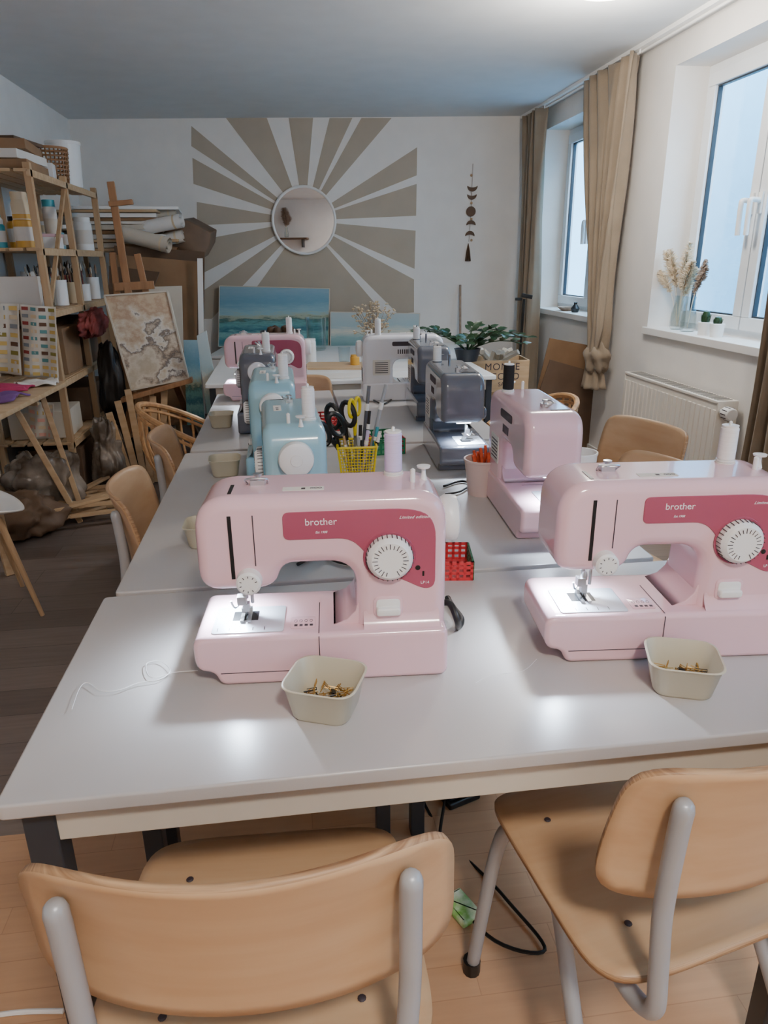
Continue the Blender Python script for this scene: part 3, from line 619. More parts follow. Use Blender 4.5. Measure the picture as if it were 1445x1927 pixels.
m=MB(); m.tube(curve([P(895,1285),P(920,1272),P(945,1268),P(985,1262),P(1010,1240)],8),.0004,4); tag(m.build('loose_thread','thread'),'thin white thread lying between the two front machines','thread')
# ---------- back table items ----------
def lathething(name,label,cat,p,prof,mt,group=None,part='body'):
    r=thing(name,label,cat,p,0,group); MB().lathe(prof,24).build(part,mt,r); return r
def onback(u,v): return pz(u,v,ZT)
def leaf(m,base,d,L,W,upn=V((0,0,1)),bend=.3):
    d=V(d).normalized(); s=d.cross(upn)
    s=s.normalized() if s.length>1e-3 else V((1,0,0)); n=s.cross(d); pr=None
    for k in range(5):
        t=k/4; w=W*sin(PI*min(1,t*.92+.06)); c=V(base)+d*L*t+n*bend*L*(t*(1-t))-V((0,0,1))*bend*L*t*t*.5
        q=(m.v(c-s*w/2),m.v(c+n*(-w*.12)),m.v(c+s*w/2))
        if pr: m.f([pr[0],pr[1],q[1],q[0]]); m.f([pr[1],pr[2],q[2],q[1]])
        pr=q
p=onback(585,682); r=lathething('spray_can','white can at the left of the papers','can',p,[(0,0),(.036,0),(.038,.003),(.038,.135),(.034,.14),(.034,.15),(0,.15)],'white')
MB().lathe([(.034,.14),(.036,.141),(.036,.155),(0,.157)],24).build('lid','white',r)
p=onback(600,668)+V((0,.3,0)); lathething('glass_vase','tall clear glass vase before the sea painting','vase',p,[(0,0),(.06,0),(.07,.01),(.075,.2),(.08,.24),(.077,.24),(.072,.2),(.066,.012),(0,.012)],'glass')
p=onback(648,682); lathething('drinking_glass','short clear glass beside the papers','glass',p,[(0,0),(.035,0),(.04,.1),(.037,.1),(.033,.006),(0,.006)],'glass')
p=onback(668,690); lathething('paint_jar','small amber jar beside the short glass','jar',p,[(0,0),(.03,0),(.03,.06),(.026,.065),(.026,.075),(0,.075)],'amber')
p=onback(530,672)+V((0,.25,0)); r=lathething('bowl','dark bowl of brushes before the sea painting','bowl',p,[(0,0),(.05,0),(.06,.01),(.13,.1),(.15,.16),(.145,.16),(.12,.1),(.05,.015),(0,.015)],'dark')
m=MB()
for k in range(6): a=k*1.1; m.lathe([(0,-.03),(.026,-.018),(.03,0),(.024,.02),(0,.03)],10,(.07*cos(a),.07*sin(a),.165))
o=m.build('wool_balls','bronze'); o.location=p; tag(o,'dark wool lumps heaped in the dark bowl','wool'); o['kind']='stuff'
p=onback(705,668); r=thing('dried_bouquet','dried beige flower bouquet in a jar behind the white machine','dried flowers',p); r.scale=(.78,)*3
MB().lathe([(0,0),(.04,0),(.045,.01),(.05,.1),(.035,.13),(.04,.15),(.036,.15),(.03,.13),(.045,.1),(.04,.012),(0,.012)],20).build('jar','glass',r)
m=MB();m2=MB()
for k in range(80):
    a=rnd.random()*6.28; t=rnd.random()**.6*.19; h=.24+rnd.random()*.24-.3*t; e1=V((t*cos(a),t*sin(a)*.7,h)); m.tube([(0,0,.05),e1*.55+V((0,0,.06)),e1],.0018,4)
    for j in range(3): c=e1+V([rnd.uniform(-.02,.02) for _ in range(3)]); m2.lathe([(0,-.009),(.010,-.003),(.012,.002),(0,.009)],6,c)
m.build('stems','drybrown',r); m2.build('blossoms','bloss',r)
p=onback(780,655); lathething('white_bottle','white bottle right of the dried flowers','bottle',p,[(0,0),(.03,0),(.03,.12),(.012,.14),(.012,.17),(0,.17)],'white')
def sheet(name,label,cat,u,v,w,d,rz,mt,th=.002,z=ZT,group=None):
    o=MB().cbox((0,0,th/2),(w,d,th)).build(name,mt,bev=.0004 if th<.004 else .001); o.location=pz(u,v,z+.0005); o.rotation_euler.z=rz; return tag(o,label,cat,group)
sheet('wooden_board','pale wooden board lying on the back table','board',636,690,.42,.28,R(-12),'pinex',.012)
sheet('paper_sheet','white paper sheet at the near edge of the back table','paper',625,708,.4,.2,R(5),'paper')
sheet('drawing_pad','cream drawing pad under the thin board','pad',590,690,.28,.22,R(20),'canvas',.008)
sheet('fabric_square','white fabric square behind the white machine','fabric',800,690,.5,.35,R(-10),'white',.01)
# plant
p=onback(905,690)+V((-.02,.28,0)); r=thing('potted_plant','dark green leafy plant at the right end of the back table','plant',p); r.scale=(.95,.85,.74)
MB().lathe([(0,0),(.07,0),(.09,.10),(.095,.11),(.085,.11),(.065,.01),(0,.01)],24).build('pot','dark',r)
m=MB();m2=MB()
for k in range(11):
    a=k*2.39+.4; L=.26+rnd.random()*.22; hh=.20+.26*rnd.random(); pts=[V((0,0,.08))]
    for j in range(1,6): t=j/5; pts.append(V((cos(a)*L*t*1.15,sin(a)*L*t*.6,.08+hh*t*1.5-hh*1.1*t*t)))
    m2.tube(pts,.005,5)
    for j in range(1,6):
        for s in (-1,1):
            d=(pts[j]-pts[j-1]).normalized(); sd=d.cross(V((0,0,1))).normalized()*s; leaf(m,pts[j],d*.8+sd+V((0,0,.45)),.085,.042,upn=V((.3*s,-.6,.8)))
m2.build('stems','leaf',r); m.build('leaves','leaf',r)
# crate with lettering
cp=py(932,712,4.95); cz=.50
r=thing('wooden_crate','wooden wine crate with dark printed lettering under the plant','crate',(cp.x,4.95,cz),R(-4))
m=MB(); w,d,h=.40,.26,.22
for s in (-1,1): m.box((-w/2,s*d/2-.006,0),(w/2,s*d/2+.006,h)); m.box((s*w/2-.006,-d/2,0),(s*w/2+.006,d/2,h))
m.box((-w/2,-d/2,0),(w/2,d/2,.01)); m.build('box','pinex',r,bev=.002)
text('MONTE',.066,'ink',r,(.015,-d/2-.0065,.175),(PI/2,0,0),sp=1.12); text('VECCO',.066,'ink',r,(.02,-d/2-.0065,.108),(PI/2,0,0),sp=1.12); text('SANT',.04,'ink',r,(.04,-d/2-.0065,.055),(PI/2,0,0))
r=thing('cardboard_box','brown cardboard box carrying the wine crate','box',(cp.x,4.95,0),0)
MB().box((-.2,-.16,0),(.2,.16,cz-.002)).build('carton','card',r,bev=.003); MB().box((-.2005,-.02,.2),(.2005,.02,cz-.001)).build('tape','beige',r)
o=MB(); 
for k in range(12): o.tube([(rnd.uniform(-.12,.12),rnd.uniform(-.08,.08),.17),(rnd.uniform(-.15,.15),rnd.uniform(-.1,.1),.27)],.02,6)
o=o.build('crumpled_paper','canvas'); o.location=(cp.x,4.95,cz); o['kind']='stuff'; tag(o,'crumpled paper filling the wine crate','paper')
# light stand
r=thing('light_stand','thin black light stand before the far curtain','light stand',(1.73,5.25,0))
MB().tube([(0,0,.15),(0,0,.62)],.013,8).tube([(0,0,.6),(.012,0,1.10)],.010,8).build('pole','black',r)
for k in range(3): a=k*2.09+.4; MB().tube([(0,0,.42),(.26*cos(a),.26*sin(a),.01)],.008,8).build('leg','black',r)
m=MB(); m.cbox((.03,-.0,1.12),(.08,.03,.028),0,0,.2); m.cbox((-.03,0,1.10),(.05,.02,.02)); m.build('clamp_head','black',r,bev=.003)
MB().lathe([(0,.57),(.018,.57),(.018,.61),(0,.61)],12).build('collar','black',r)
a=pw(866,536,.03); b=V((a.x-.03,a.y-.25,.02)); tag(MB().tube([a,b],.010,8).build('wooden_pole','drybrown'),'thin wooden pole leaning on the back wall','pole')
# sideboard + paintings
r=thing('sideboard','low white sideboard along the back wall','sideboard',(.5,wally(.5)-.02,0),-WA)
MB().box((-1.05,-.75,.05),(1.05,-.0,.62)).build('carcass','white',r,bev=.004); MB().box((-1.07,-.77,.62),(1.07,0,.645)).build('top','white',r,bev=.003)
for k in range(4):
    d=MB().box((-1.04+.522*k,-.768,.07),(-1.04+.522*k+.515,-.752,.61)).build('door','white',r,bev=.002); MB().tube([(-1.04+.522*k+.45,-.785,.34),(-1.04+.522*k+.45,-.785,.44)],.006,8).build('handle','metal',d)
def leanpic(name,label,cs,off,mt,lean=.1,frame=None,group=None):
    P0=WP-WN*off+V((0,0,.65)); n=(WN-V((0,0,1))*lean*1).normalized()
    c=[pp(u,v,P0,n) for u,v in cs]; m=MB(); q=[m.v(p) for p in c]; q2=[m.v(p+n*.02) for p in c]; m.f(q); m.mi=1
    for i in range(4): m.f([q[i],q[(i+1)%4],q2[(i+1)%4],q2[i]])
    m.f(q2[::-1]); r=thing(name,label,'painting',(0,0,0),0,group); m.build('canvas',[mt,'canvas'],r)
    m=MB()
    for i in range(4): m.bar(c[i]+n*.012,c[(i+1)%4]+n*.012,.007,.03,n)
    m.build('edge_frame','canvas',r); return r,c,n
leanpic('canvas_painting','large turquoise seascape canvas leaning on the back wall',[(413,538),(620,543),(618,652),(411,652)],.12,'sea',.08)
leanpic('canvas_painting','smaller pale seascape canvas right of the large one',[(622,587),(790,590),(787,652),(622,652)],.16,'sea2',.08)
# ---------- wall hanging ----------
r=thing('moon_wall_hanging','string wall hanging with dark wooden moon phases and tassel','wall hanging',pw(886,400,.01),-WA)
o0=r.location
def wl(u,v):
    d=pw(u,v,.01)-o0; return V((d.dot(WD),0,d.z))
m=MB(); m.tube([wl(890,308),wl(888,350),wl(886,400),wl(882,455)],.002,5); m.build('cord','drybrown',r)
def cres(u,v,w,up):
    c=wl(u,v); m=MB(); R0=w; pts=[]
    for k in range(13): a=PI+PI*k/12; pts.append((c.x+R0*cos(a),c.z+R0*sin(a)*up))
    for k in range(11,0,-1): a=PI+PI*k/12; pts.append((c.x+R0*.9*cos(a),c.z+(R0*sin(a)*.35+.004)*up))
    m.puff(pts,-.006,.004,0); m.build('crescent','bronze',r)
cres(889,350,.045,1); cres(888,366,.042,1); cres(886,424,.042,-1) ; cres(884,444,.042,-1)
MB().lathe([(0,-.008),(.042,-.006),(.042,.004),(0,.004)],24,wl(886,398),'Y').build('full_moon','bronze',r)
for v in (330,382,412,452): MB().lathe([(0,-.012),(.010,-.006),(.010,.006),(0,.012)],10,wl(887,v)).build('bead','pine',r)
m=MB(); c=wl(881,458); 
for k in range(16): a=k; m.tube([c,c+V((.012*cos(a),.008*sin(a)-.01,-.06)),c+V((.024*cos(a),.012*sin(a)-.01,-.15))],.003,4)
m.build('tassel','bronze',r)
# ---------- dried grasses ----------
def grass(label,base,n,h0,h1,sp,mt,name='pampas_vase',pw_=1,bias=0):
    r=thing(name,label,'dried grass',base)
    MB().lathe([(0,0),(.035,0),(.045,.02),(.042,.09),(.03,.14),(.028,.17),(.031,.19),(.029,.19),(.025,.17),(.027,.14),(.038,.09),(.04,.02),(0,.01)],22).build('vase','glass',r)
    m=MB()
    for k in range(n):
        a=rnd.random()*6.28; s_=-1+2*(k+.5)/n; t=sp*s_; h=lp(h0,h1,rnd.random())*(1-.15*abs(s_)); tip=V((.05*cos(a),t+bias,h)); mid=V((tip.x*.5,tip.y*.35,h*.6)); P=curve([(0,0,.02),mid,tip],5); m.tube(P,.0014,4)
        d=(tip-mid).normalized(); L=h*.50; m2=MB()
        for j in range(260):
            s=rnd.random(); c=tip-d*L*s; aa=rnd.random()*6.28; o=(V((cos(aa),sin(aa),0))+d*(.5+.9*rnd.random())).normalized()
            w=.050*pw_*sin(PI*min(1,s*.70+.16)); e=c+o*w; m2.tube([c,(c+e)/2,e-V((0,0,.008))],[.0028,.0024,.0008],3)
        m2.build('plume',mt,r,smooth=180)
    m.build('stalks','dry',r); return r
grass('pale pampas grass in a small glass vase on the near sill',V((XR+.09,4.06,SZ)),8,.34,.50,.19,'dry',bias=.02)
grass('grey-brown dried grass in a small glass on the near sill',V((XR+.08,3.93,SZ)),3,.36,.44,.10,'drybrown',name='dried_grass_vase',pw_=.6,bias=-.13)
def cactus(label,p,h,mt='white'):
    r=thing('potted_cactus',label,'cactus',p,0,'small cacti on the window sill')
    MB().lathe([(0,0),(.032,0),(.038,.066),(.036,.069),(.032,.066),(0,.06)],20).build('pot',mt,r)
    m=MB(); m.lathe([(0,.06),(.018,.062),(.023,.06+h*.5),(.016,.06+h*.9),(0,.06+h)],10); 
    for k in range(10): a=k*.63; m.tube([(.020*cos(a),.020*sin(a),.065),(.025*cos(a),.025*sin(a),.065+h*.6)],.0012,4)
    m.build('cactus_body','leaf',r)
cactus('small cactus in a white pot, left of the two',V((XR+.06,3.72,SZ)),.07)
cactus('short cactus in a white pot next to the window frame',V((XR+.07,3.62,SZ)),.045)
lathething('pebble_bowl','shallow grey bowl on the far window sill','bowl',V((XR+.07,5.75,SZ)),[(0,0),(.04,0),(.08,.03),(.076,.03),(.04,.006),(0,.006)],'drybrown')
lathething('candle','white pillar candle on the far sill by the curtain','candle',V((XR+.10,5.28,SZ)),[(0,0),(.03,0),(.03,.12),(.027,.123),(0,.12)],'white')
r=lathething('small_dark_vase','tiny dark vase on the far window sill','vase',V((XR+.06,5.55,SZ)),[(0,0),(.025,0),(.035,.03),(.012,.06),(.014,.075),(0,.075)],'black')
r=thing('wall_shelf','dark wooden wall shelf on the wall behind the camera','shelf',(-1.9,YF,1.78)); MB().box((-.5,0.002,0),(.5,.24,.03)).build('board','bronze',r,bev=.003)
for s in (-1,1): MB().box((s*.4-.01,.002,-.15),(s*.4+.01,.2,0)).build('bracket','black',r)
grass('tall pampas bunch on the wall shelf behind the camera',V((-1.82,YF+.13,1.812)),7,.4,.62,.16,'drybrown',pw_=1.8)
# cardboard by radiator
for (xo,h,y,lab,mt) in ((0,.78,5.1,'tall cardboard sheet leaning under the far window','card'),(-.08,.62,4.95,'shorter dark cardboard sheet in front of the tall one','card2')):
    m=MB(); m.bar((2.02+xo,y,0.002),(XR-.03+xo*.6,y,h),.55,.012,(0,1,0)); 
    tag(m.build('cardboard_sheet',mt),lab,'cardboard','cardboard sheets under the far window')
# ---------- left shelf ----------
XF=-1.30; Y0,Y1=4.34,5.75
r=thing('storage_shelf','pine shelving rack full of paint supplies on the left wall','shelf',(0,0,0))
for yy in (Y0,5.0,Y1):
    for xx in (XF,XL+.03): MB().box((xx-.018,yy-.018,0),(xx+.018,yy+.018,1.88)).build('post','pine',r,bev=.002)
LV=(1.85,1.46,1.13,.74,.38)
for z in LV:
    m=MB()
    for k in range(5): x=XL+.036+k*(XF-XL-.066)/4; m.box((x-.035,Y0-.02,z-.016),(x+.035,Y1+.02,z))
    m.box((XF-.005,Y0-.02,z-.04),(XF+.018,Y1+.02,z-.004)); m.build('shelf_board','pinex',r,bev=.0015)
MB().bar((XF,Y0+.02,1.15),(XF,4.98,1.80),.02,.02).build('brace','pine',r)
def cyl_item(name,label,cat,x,y,z,rr,h,mt,cap=None,group=None,neck=.6,seg=18):
    r=thing(name,label,cat,(x,y,z),0,group); MB().lathe([(0,0),(rr,0),(rr,h*.8),(rr*neck,h*.88),(rr*neck,h*.9),(0,h*.9)],seg).build('body',mt,r)
    MB().lathe([(rr*1.01,h*.2),(rr*1.02,h*.22),(rr*1.02,h*.6),(rr*1.01,h*.62)],seg).build('paper_band','paper' if mt!='paper' else 'canvas',r)
    if cap: MB().lathe([(rr*neck*1.15,h*.86),(rr*neck*1.15,h),(0,h)],seg).build('cap',cap,r)
    return r
gb='bottles and jars on the middle rack shelf'
z=1.462
for (u,v,rr,h,mt,cap,lab) in ((8,448,.045,.28,'beige','beige','tall beige bottle at the left end of the rack shelf'),(38,448,.050,.17,'amber','amber','amber jar with yellow lid on the rack shelf'),(60,432,.03,.25,'blue','white','turquoise tube behind the amber jar'),(98,432,.04,.28,'paper','blue','grey bottle with turquoise cap on the rack'),(122,438,.04,.15,'glass','white','clear jar in the rack middle'),(160,460,.06,.22,'white','white','fat white bottle with cap at the rack end'),(182,455,.035,.18,'paper','white','slim pale bottle beside the fat white bottle')):
    p=px(u,v,XF-.09); cyl_item('paint_bottle',lab,'bottle',p.x,max(Y0+.07,min(Y1-.05,p.y)),z,rr,h,mt,cap,gb,neck=.8)
cols=['blue','white','amber','paper','glass','s1','beige','white','teal','canvas']
K['s1']=mat('navy_plastic',(40,60,92),.4); K['tin']=mat('dark_tin',(70,72,78),.4,var=.2)
ordn=['first','second','third','fourth','fifth','sixth','seventh','eighth','ninth','tenth']
cn={'blue':'turquoise','white':'white','amber':'amber','paper':'pale','glass':'clear','s1':'navy','beige':'beige','teal':'light blue','canvas':'cream','tin':'dark'}
for k in range(10):
    c=cols[k]; cyl_item('paint_bottle','%s paint bottle, %s from the camera in the back row of the rack'%(cn[c],ordn[k]),'bottle',-1.52-.06*(k%2),Y0+.08+k*.135,z,.03+.008*(k%3),.14+.05*((k*7)%4)/3,c,('white','blue','black')[k%3],'back row bottles on the middle rack shelf',neck=.7)
def bx(name,label,cat,x,y,z,w,d,h,mt,rz=0,group=None,lid=None):
    r=thing(name,label,cat,(x,y,z),rz,group); MB().box((-w/2,-d/2,0),(w/2,d/2,h)).build('body',mt,r,bev=.003)
    if lid: MB().box((-w/2-.003,-d/2-.003,h*.8),(w/2+.003,d/2+.003,h+.002)).build('lid',lid,r,bev=.002)
    return r
bx('white_box','small white carton with pink rim on the rack shelf','box',-1.38,4.80,z,.12,.16,.08,'white',lid='pink')
gt='flat boxes on top of the rack'; zt=1.852
bx('flat_carton','wide brown carton at the bottom on the rack top','box',-1.5,4.60,zt,.36,.46,.05,'card',R(3),gt)
bx('flat_carton','white flat carton stacked on the brown one','box',-1.5,4.58,zt+.052,.34,.42,.045,'paper',R(-4),gt)
bx('flat_carton','second brown carton higher on the rack top','box',-1.50,4.60,zt+.099,.34,.44,.05,'card',R(6),gt)
bx('flat_carton','thin dark carton topmost on the rack','box',-1.50,4.64,zt+.151,.30,.34,.02,'card2',R(-8),gt)
bx('flat_carton','small white canvas lying behind the topmost dark carton','box',-1.45,4.95,zt,.24,.14,.09,'white',R(8),gt)
r=thing('wicker_basket','brown wicker basket on top of the rack','basket',(-1.38,5.10,zt)); m=MB(); m.lathe([(.085,0),(.10,.19)],24); m.lathe([(.08,.0),(.095,.19)],24); m.lathe([(0,0.004),(.085,.004)],24)
for k in range(1,8): m.lathe([(.085+.002*k,.024*k),(.093+.002*k,.024*k)],24)
m.build('weave','easel',r,wire=.009); MB().tube([(.10*cos(k*PI/12),.10*sin(k*PI/12),.19) for k in range(24)],.008,6,closed=True).build('rim','easel',r)
r=bucket('white paint bucket with lid on the rack top',V((-1.38,5.42,zt)),.09,.105,.26,'white',name='paint_bucket',cat='bucket',lid='white')
bx('flat_carton','small white box behind the wicker basket on the rack top','box',-1.58,5.2,zt,.2,.2,.16,'white',0,gt)
for k,(yy,w_,h_,mt_,lb) in enumerate(((5.62,.14,.10,'card','small brown box at the far end of the rack top'),(5.60,.12,.05,'paper','small white box stacked on the far end rack box'))):
    bx('small_box',lb,'box',-1.42,yy,zt+(.102 if k else 0),w_,.14,h_,mt_,R(5*k))
gj='brush jars on the lower rack shelf'
labs=('clear brush jar nearest the rack front','grey brush jar second in the rack row','white brush cup third in the rack row','clear brush jar in the rack row middle','beige brush cup fifth in the rack row','clear brush jar sixth in the rack row','white brush cup seventh in the rack row','clear jar near the far rack end','white cup at the far rack end')
for k in range(9):
    yy=4.56+k*.138; xx=-1.37-(k%2)*.09; mt=('glass','paper','white','glass','beige','glass','white','glass','white')[k]; hh=.11+.02*(k%3)
    r=thing('brush_jar',labs[k],'jar',(xx,yy,1.132),0,gj); MB().lathe([(0,0),(.042,0),(.045,hh),(.041,hh),(.038,.006),(0,.006)],18).build('jar',mt,r)
    for j in range(6):
        a=rnd.random()*6.28; o=V((.02*cos(a),.02*sin(a),0)); t=V((.05*cos(a),.05*sin(a),.2+.06*rnd.random())); b=thing('paint_brush','paint brush standing in a rack jar','brush',V((xx,yy,1.14)),0,'paint brushes standing in the rack jars')
        MB().tube([o,t*.8],.0035,5).build('handle',('pine','black','redfab')[j%3],b); MB().tube([t*.8,t*.9,t],[.006,.008,.003],6).build('bristles',('drybrown','black','canvas')[(j+k)%3],b)
gk='jars in the back row of the lower rack shelf'
for k in range(9):
    mt=('tin','white','blue','paper','amber','white','tin','beige','white')[k]; r=thing('paint_jar','%s jar, %s from the camera behind the brush jars'%(cn[mt],ordn[k]),'jar',(-1.58,4.56+k*.135,1.132),0,gk)
    hh=.10+.03*(k%4); MB().lathe([(0,0),(.045,0),(.045,hh),(0,hh)],16).build('body',mt,r); MB().lathe([(.046,hh-.02),(.046,hh+.01),(0,hh+.01)],16).build('lid',('white','tin','canvas')[k%3],r)
bx('canvas_block','white stretched canvas pad on the lower rack shelf','canvas',-1.52,4.40,1.132,.34,.05,.18,'paper')
gl='cartons on the lower rack shelves'
bx('brown_carton','brown carton on the rack below the red bag','box',-1.48,4.75,.742,.32,.35,.27,'card',0,gl)
bx('brown_carton','second brown carton deeper on the rack','box',-1.46,5.2,.742,.3,.35,.30,'card2',R(4),gl)
bx('brown_carton','third lighter carton at the far end of that rack shelf','box',-1.46,5.57,.742,.3,.26,.24,'card',0,gl)
bx('brown_carton','dark brown wooden case on the lowest rack shelf','box',-1.48,5.2,.382,.32,.5,.22,'brown',0,gl)
bx('brown_carton','flat cream carton on the lowest rack shelf near the trestle table','box',-1.50,4.60,.382,.34,.34,.16,'canvas',R(3),gl)
bx('brown_carton','brown carton on the floor beneath the rack','box',-1.48,4.70,.002,.36,.46,.30,'card2',R(2),gl)
bx('brown_carton','second brown carton on the floor farther under the rack','box',-1.46,5.28,.002,.34,.42,.28,'card',R(-2),gl)
def blob(name,label,cat,c,rx,ry,rz_,mt,amp=.15,group=None,seed=1,fr=3.0,cr=.2):
    off=V((seed*3.7,seed*1.3,0))
    def fn(a,b):
        th=a*PI; p=b*PI/2; d=V((cos(p)*cos(th),cos(p)*sin(th),sin(p)))
        k=.95+amp*1.6*noise.noise(d*1.3+off)+cr*noise.noise(V((d.x*fr,d.y*fr,d.z*fr*.5))+off)+cr*.45*noise.noise(V((d.x*fr*2.4,d.y*fr*2.4,d.z*fr))+off)
        sx=abs(d.x)**.8*(1 if d.x>0 else -1); sy=abs(d.y)**.8*(1 if d.y>0 else -1)
        return (rx*k*sx,ry*k*sy,max(-rz_*.80,rz_*k*d.z))
    o=MB().grid(fn,72,40).build(name,mt,smooth=180); o.location=c; return tag(o,label,cat,group)
blob('red_bag','dark red cloth bag hanging from the rack front','bag',(-1.235,5.0,1.00),.045,.34,.09,'redfab',.2,seed=3,cr=.25,fr=4)
# swatch sheets
def swatch(label,cs,Y,cols,rows,colors,seed):
    r=thing('swatch_cloth',label,'swatch cloth',(0,0,0),0,'cloths with painted colour swatches'); tl,tr,br,bl=[py(u,v,Y) for u,v in cs]
    def B(s,t,o=0): p=(tl*(1-s)+tr*s)*(1-t)+(bl*(1-s)+br*s)*t; return p+V((0,.012*sin(s*9+t*3)-o,0))
    m=MB(); m.grid(lambda a,b:B((a+1)/2,(b+1)/2),16,16); m.build('cloth','canvas',r,sol=.002)
    for i in range(cols):
        for j in range(rows):
            m=MB(); s0=(i+.15)/cols; s1=(i+.85)/cols; t0=(j+.25)/rows; t1=(j+.72)/rows
            m.f([m.v(B(s,t,.004)) for s,t in ((s0,t0),(s1,t0),(s1,t1),(s0,t1))]); m.build('colour_swatch',colors[(i+j*cols)%len(colors)] if j<len(colors) else colors[-1],r)
for n,c in (('s_olive',(140,126,60)),('s_grey',(136,140,144)),('s_red',(150,66,60)),('s_teal',(96,146,146)),('s_ochre',(212,178,104)),('s_brown',(104,74,58)),('s_sand',(218,196,160)),('s_rose',(228,172,154))): K[n]=mat(n,c,.9)
swatch('swatch cloth with ochre and olive patches at the left edge',[(-30,570),(34,572),(42,706),(-30,700)],4.27,3,8,['s_brown','s_grey','s_ochre','s_olive','s_ochre','s_sand','s_ochre'],1)
swatch('swatch cloth with red, teal and brown patches on the rack',[(37,573),(104,578),(112,714),(44,708)],4.28,4,10,['s_red','s_teal','s_brown','s_olive','s_grey','s_sand','s_teal','s_ochre'],2)
swatch('small cloth with pale rose swatches hanging under the table edge',[(50,752),(100,760),(106,826),(56,824)],4.27,3,5,['s_ochre','s_rose','s_sand','s_rose'],3)
# ---------- left work table ----------
r=thing('trestle_table','light wood table with splayed legs holding fabric at left','table',(0,0,0))
MB().puff([(-2.0,3.05),(-1.26,3.05),(-1.22,4.2),(-2.0,4.2)],.735,.76,.003,2,'XY').build('tabletop','pinex',r)
for (a,b) in (((-1.34,4.08,.735),(-1.23,4.12,0)),((-1.44,3.9,.735),(-1.21,3.98,0)),((-1.80,4.05,.735),(-1.62,4.18,0)),((-1.40,3.35,.735),(-1.34,3.27,0)),((-1.85,3.2,.735),(-1.9,3.12,0))):
    MB().bar(a,b,.05,.03).build('leg','pinex',r,bev=.004)
MB().box((-1.95,3.95,.67),(-1.32,3.98,.734)).build('apron','pinex',r,bev=.003)
def cloth(label,x,y,z,w,d,rz,mt,amp=.012,seed=0,name='folded_fabric',grp='fabric pieces on the trestle table',n=1):
    q=random.Random(seed); a0,a1=q.random()*6,q.random()*6
    def fn(a,b): X,Y=a,b; return (X*w/2*(1+.1*sin(3*b+a0)),Y*d/2*(1+.12*sin(4*a+a1)),amp*(1.2+sin(5*a+a0+2*b)*.6+.6*sin(7*b+a1)))
    o=MB().grid(fn,26,20).build(name,mt,sol=.004*n,smooth=70); o.location=(x,y,z); o.rotation_euler.z=rz; return tag(o,label,'fabric',grp)
cloth('dark red and magenta fabric folded on the trestle table',-1.50,3.88,.764,.34,.22,R(10),'magenta',seed=2,n=2)
cloth('purple fabric folded at the near edge of the trestle table',-1.45,3.64,.764,.32,.2,R(-5),'purple',seed=5,n=2)
cloth('pale cloth scraps at the trestle table corner',-1.34,4.05,.764,.2,.14,R(20),'paper',seed=8)
cloth('purple fabric lying behind the folded one',-1.68,3.7,.764,.2,.3,R(30),'purple',.016,seed=9,n=2)
r=thing('shell_chair','white plastic shell chair with wooden legs at the left edge','chair',(-1.31,2.88,0),R(-60))
def sh(a,b):
    X,Y=sq(a,b,2.6); return (X*.22,Y*.21,.44+.05*abs(X)**3+.03*max(0,-Y)**3)
MB().grid(sh,24,24).build('seat','white',r,sol=.006,smooth=60)
for sx in (-1,1):
    for sy in (-1,1): MB().tube([(sx*.10,sy*.10,.425),(sx*.18,sy*.18,0)],[.014,.009],10).build('leg','pine',r)
MB().tube([(-.1,-.1,.40),(.1,.1,.40)],.006,6).tube([(-.1,.1,.40),(.1,-.1,.40)],.006,6).build('strut','black',r)
# ---------- easel ----------
ex,ey=-.98,4.85
r=thing('easel','wooden studio easel holding the abstract painting','easel',(0,0,0)); TIL=.14
def E(u,v,y=ey): return pp(u,v,V((0,y,.6)),V((0,1,-TIL)).normalized())
m=MB(); m.bar(E(208,342),E(272,742),.045,.02,(0,-1,0)); m.build('mast','easel',r,bev=.003)
for a,b in (((212,475),(236,700)),((258,478),(310,700))): MB().bar(E(*a,ey+.02),E(*b,ey+.02),.04,.02,(0,-1,0)).build('upright','easel',r,bev=.003)
MB().bar(E(205,384,ey-.02),E(250,380,ey-.02),.03,.03,(0,-1,0)).build('top_clamp','easel',r,bev=.003)
MB().bar(E(215,540,ey+.0),E(290,536,ey+.0),.05,.02,(0,-1,0)).build('cross_bar','easel',r,bev=.003)
MB().bar(E(230,752,ey-.06),E(362,714,ey-.06),.09,.03,(0,0,1)).build('tray','easel',r,bev=.003)
q=E(250,735); q2=E(330,720)
for a,b in ((q,pz(232,888,0)),(q2,pz(368,815,0)),((q+q2)/2+V((0,.1,.1)),(-.95,5.35,0))): MB().bar(a,b,.045,.028,(0,-1,0)).build('leg','easel',r,bev=.003)
MB().bar(E(272,735),E(286,800),.045,.02,(0,-1,0)).build('mast_foot','easel',r,bev=.003)
MB().bar(lp(q,pz(232,888,0),.55),lp(q2,pz(368,815,0),.6),.04,.02,(0,0,1)).build('lower_bar','easel',r,bev=.003)
r=thing('framed_painting','abstract beige and brown painting in a thin pale frame','painting',(0,0,0))
cs=[E(u,v,ey-.04) for u,v in ((198,557),(316,549),(355,712),(249,734))]; n=V((0,-1,TIL)).normalized()
m=MB(); q=[m.v(p) for p in cs]; q2=[m.v(p+n*.02) for p in cs]; m.f(q[::-1]); m.f(q2)
for i in range(4): m.f([q[i],q[(i+1)%4],q2[(i+1)%4],q2[i]])
m.build('canvas','abstract',r)
m=MB()
for i in range(4): m.bar(cs[i]+n*.012,cs[(i+1)%4]+n*.012,.010,.036,n)
m.build('frame','canvas',r)
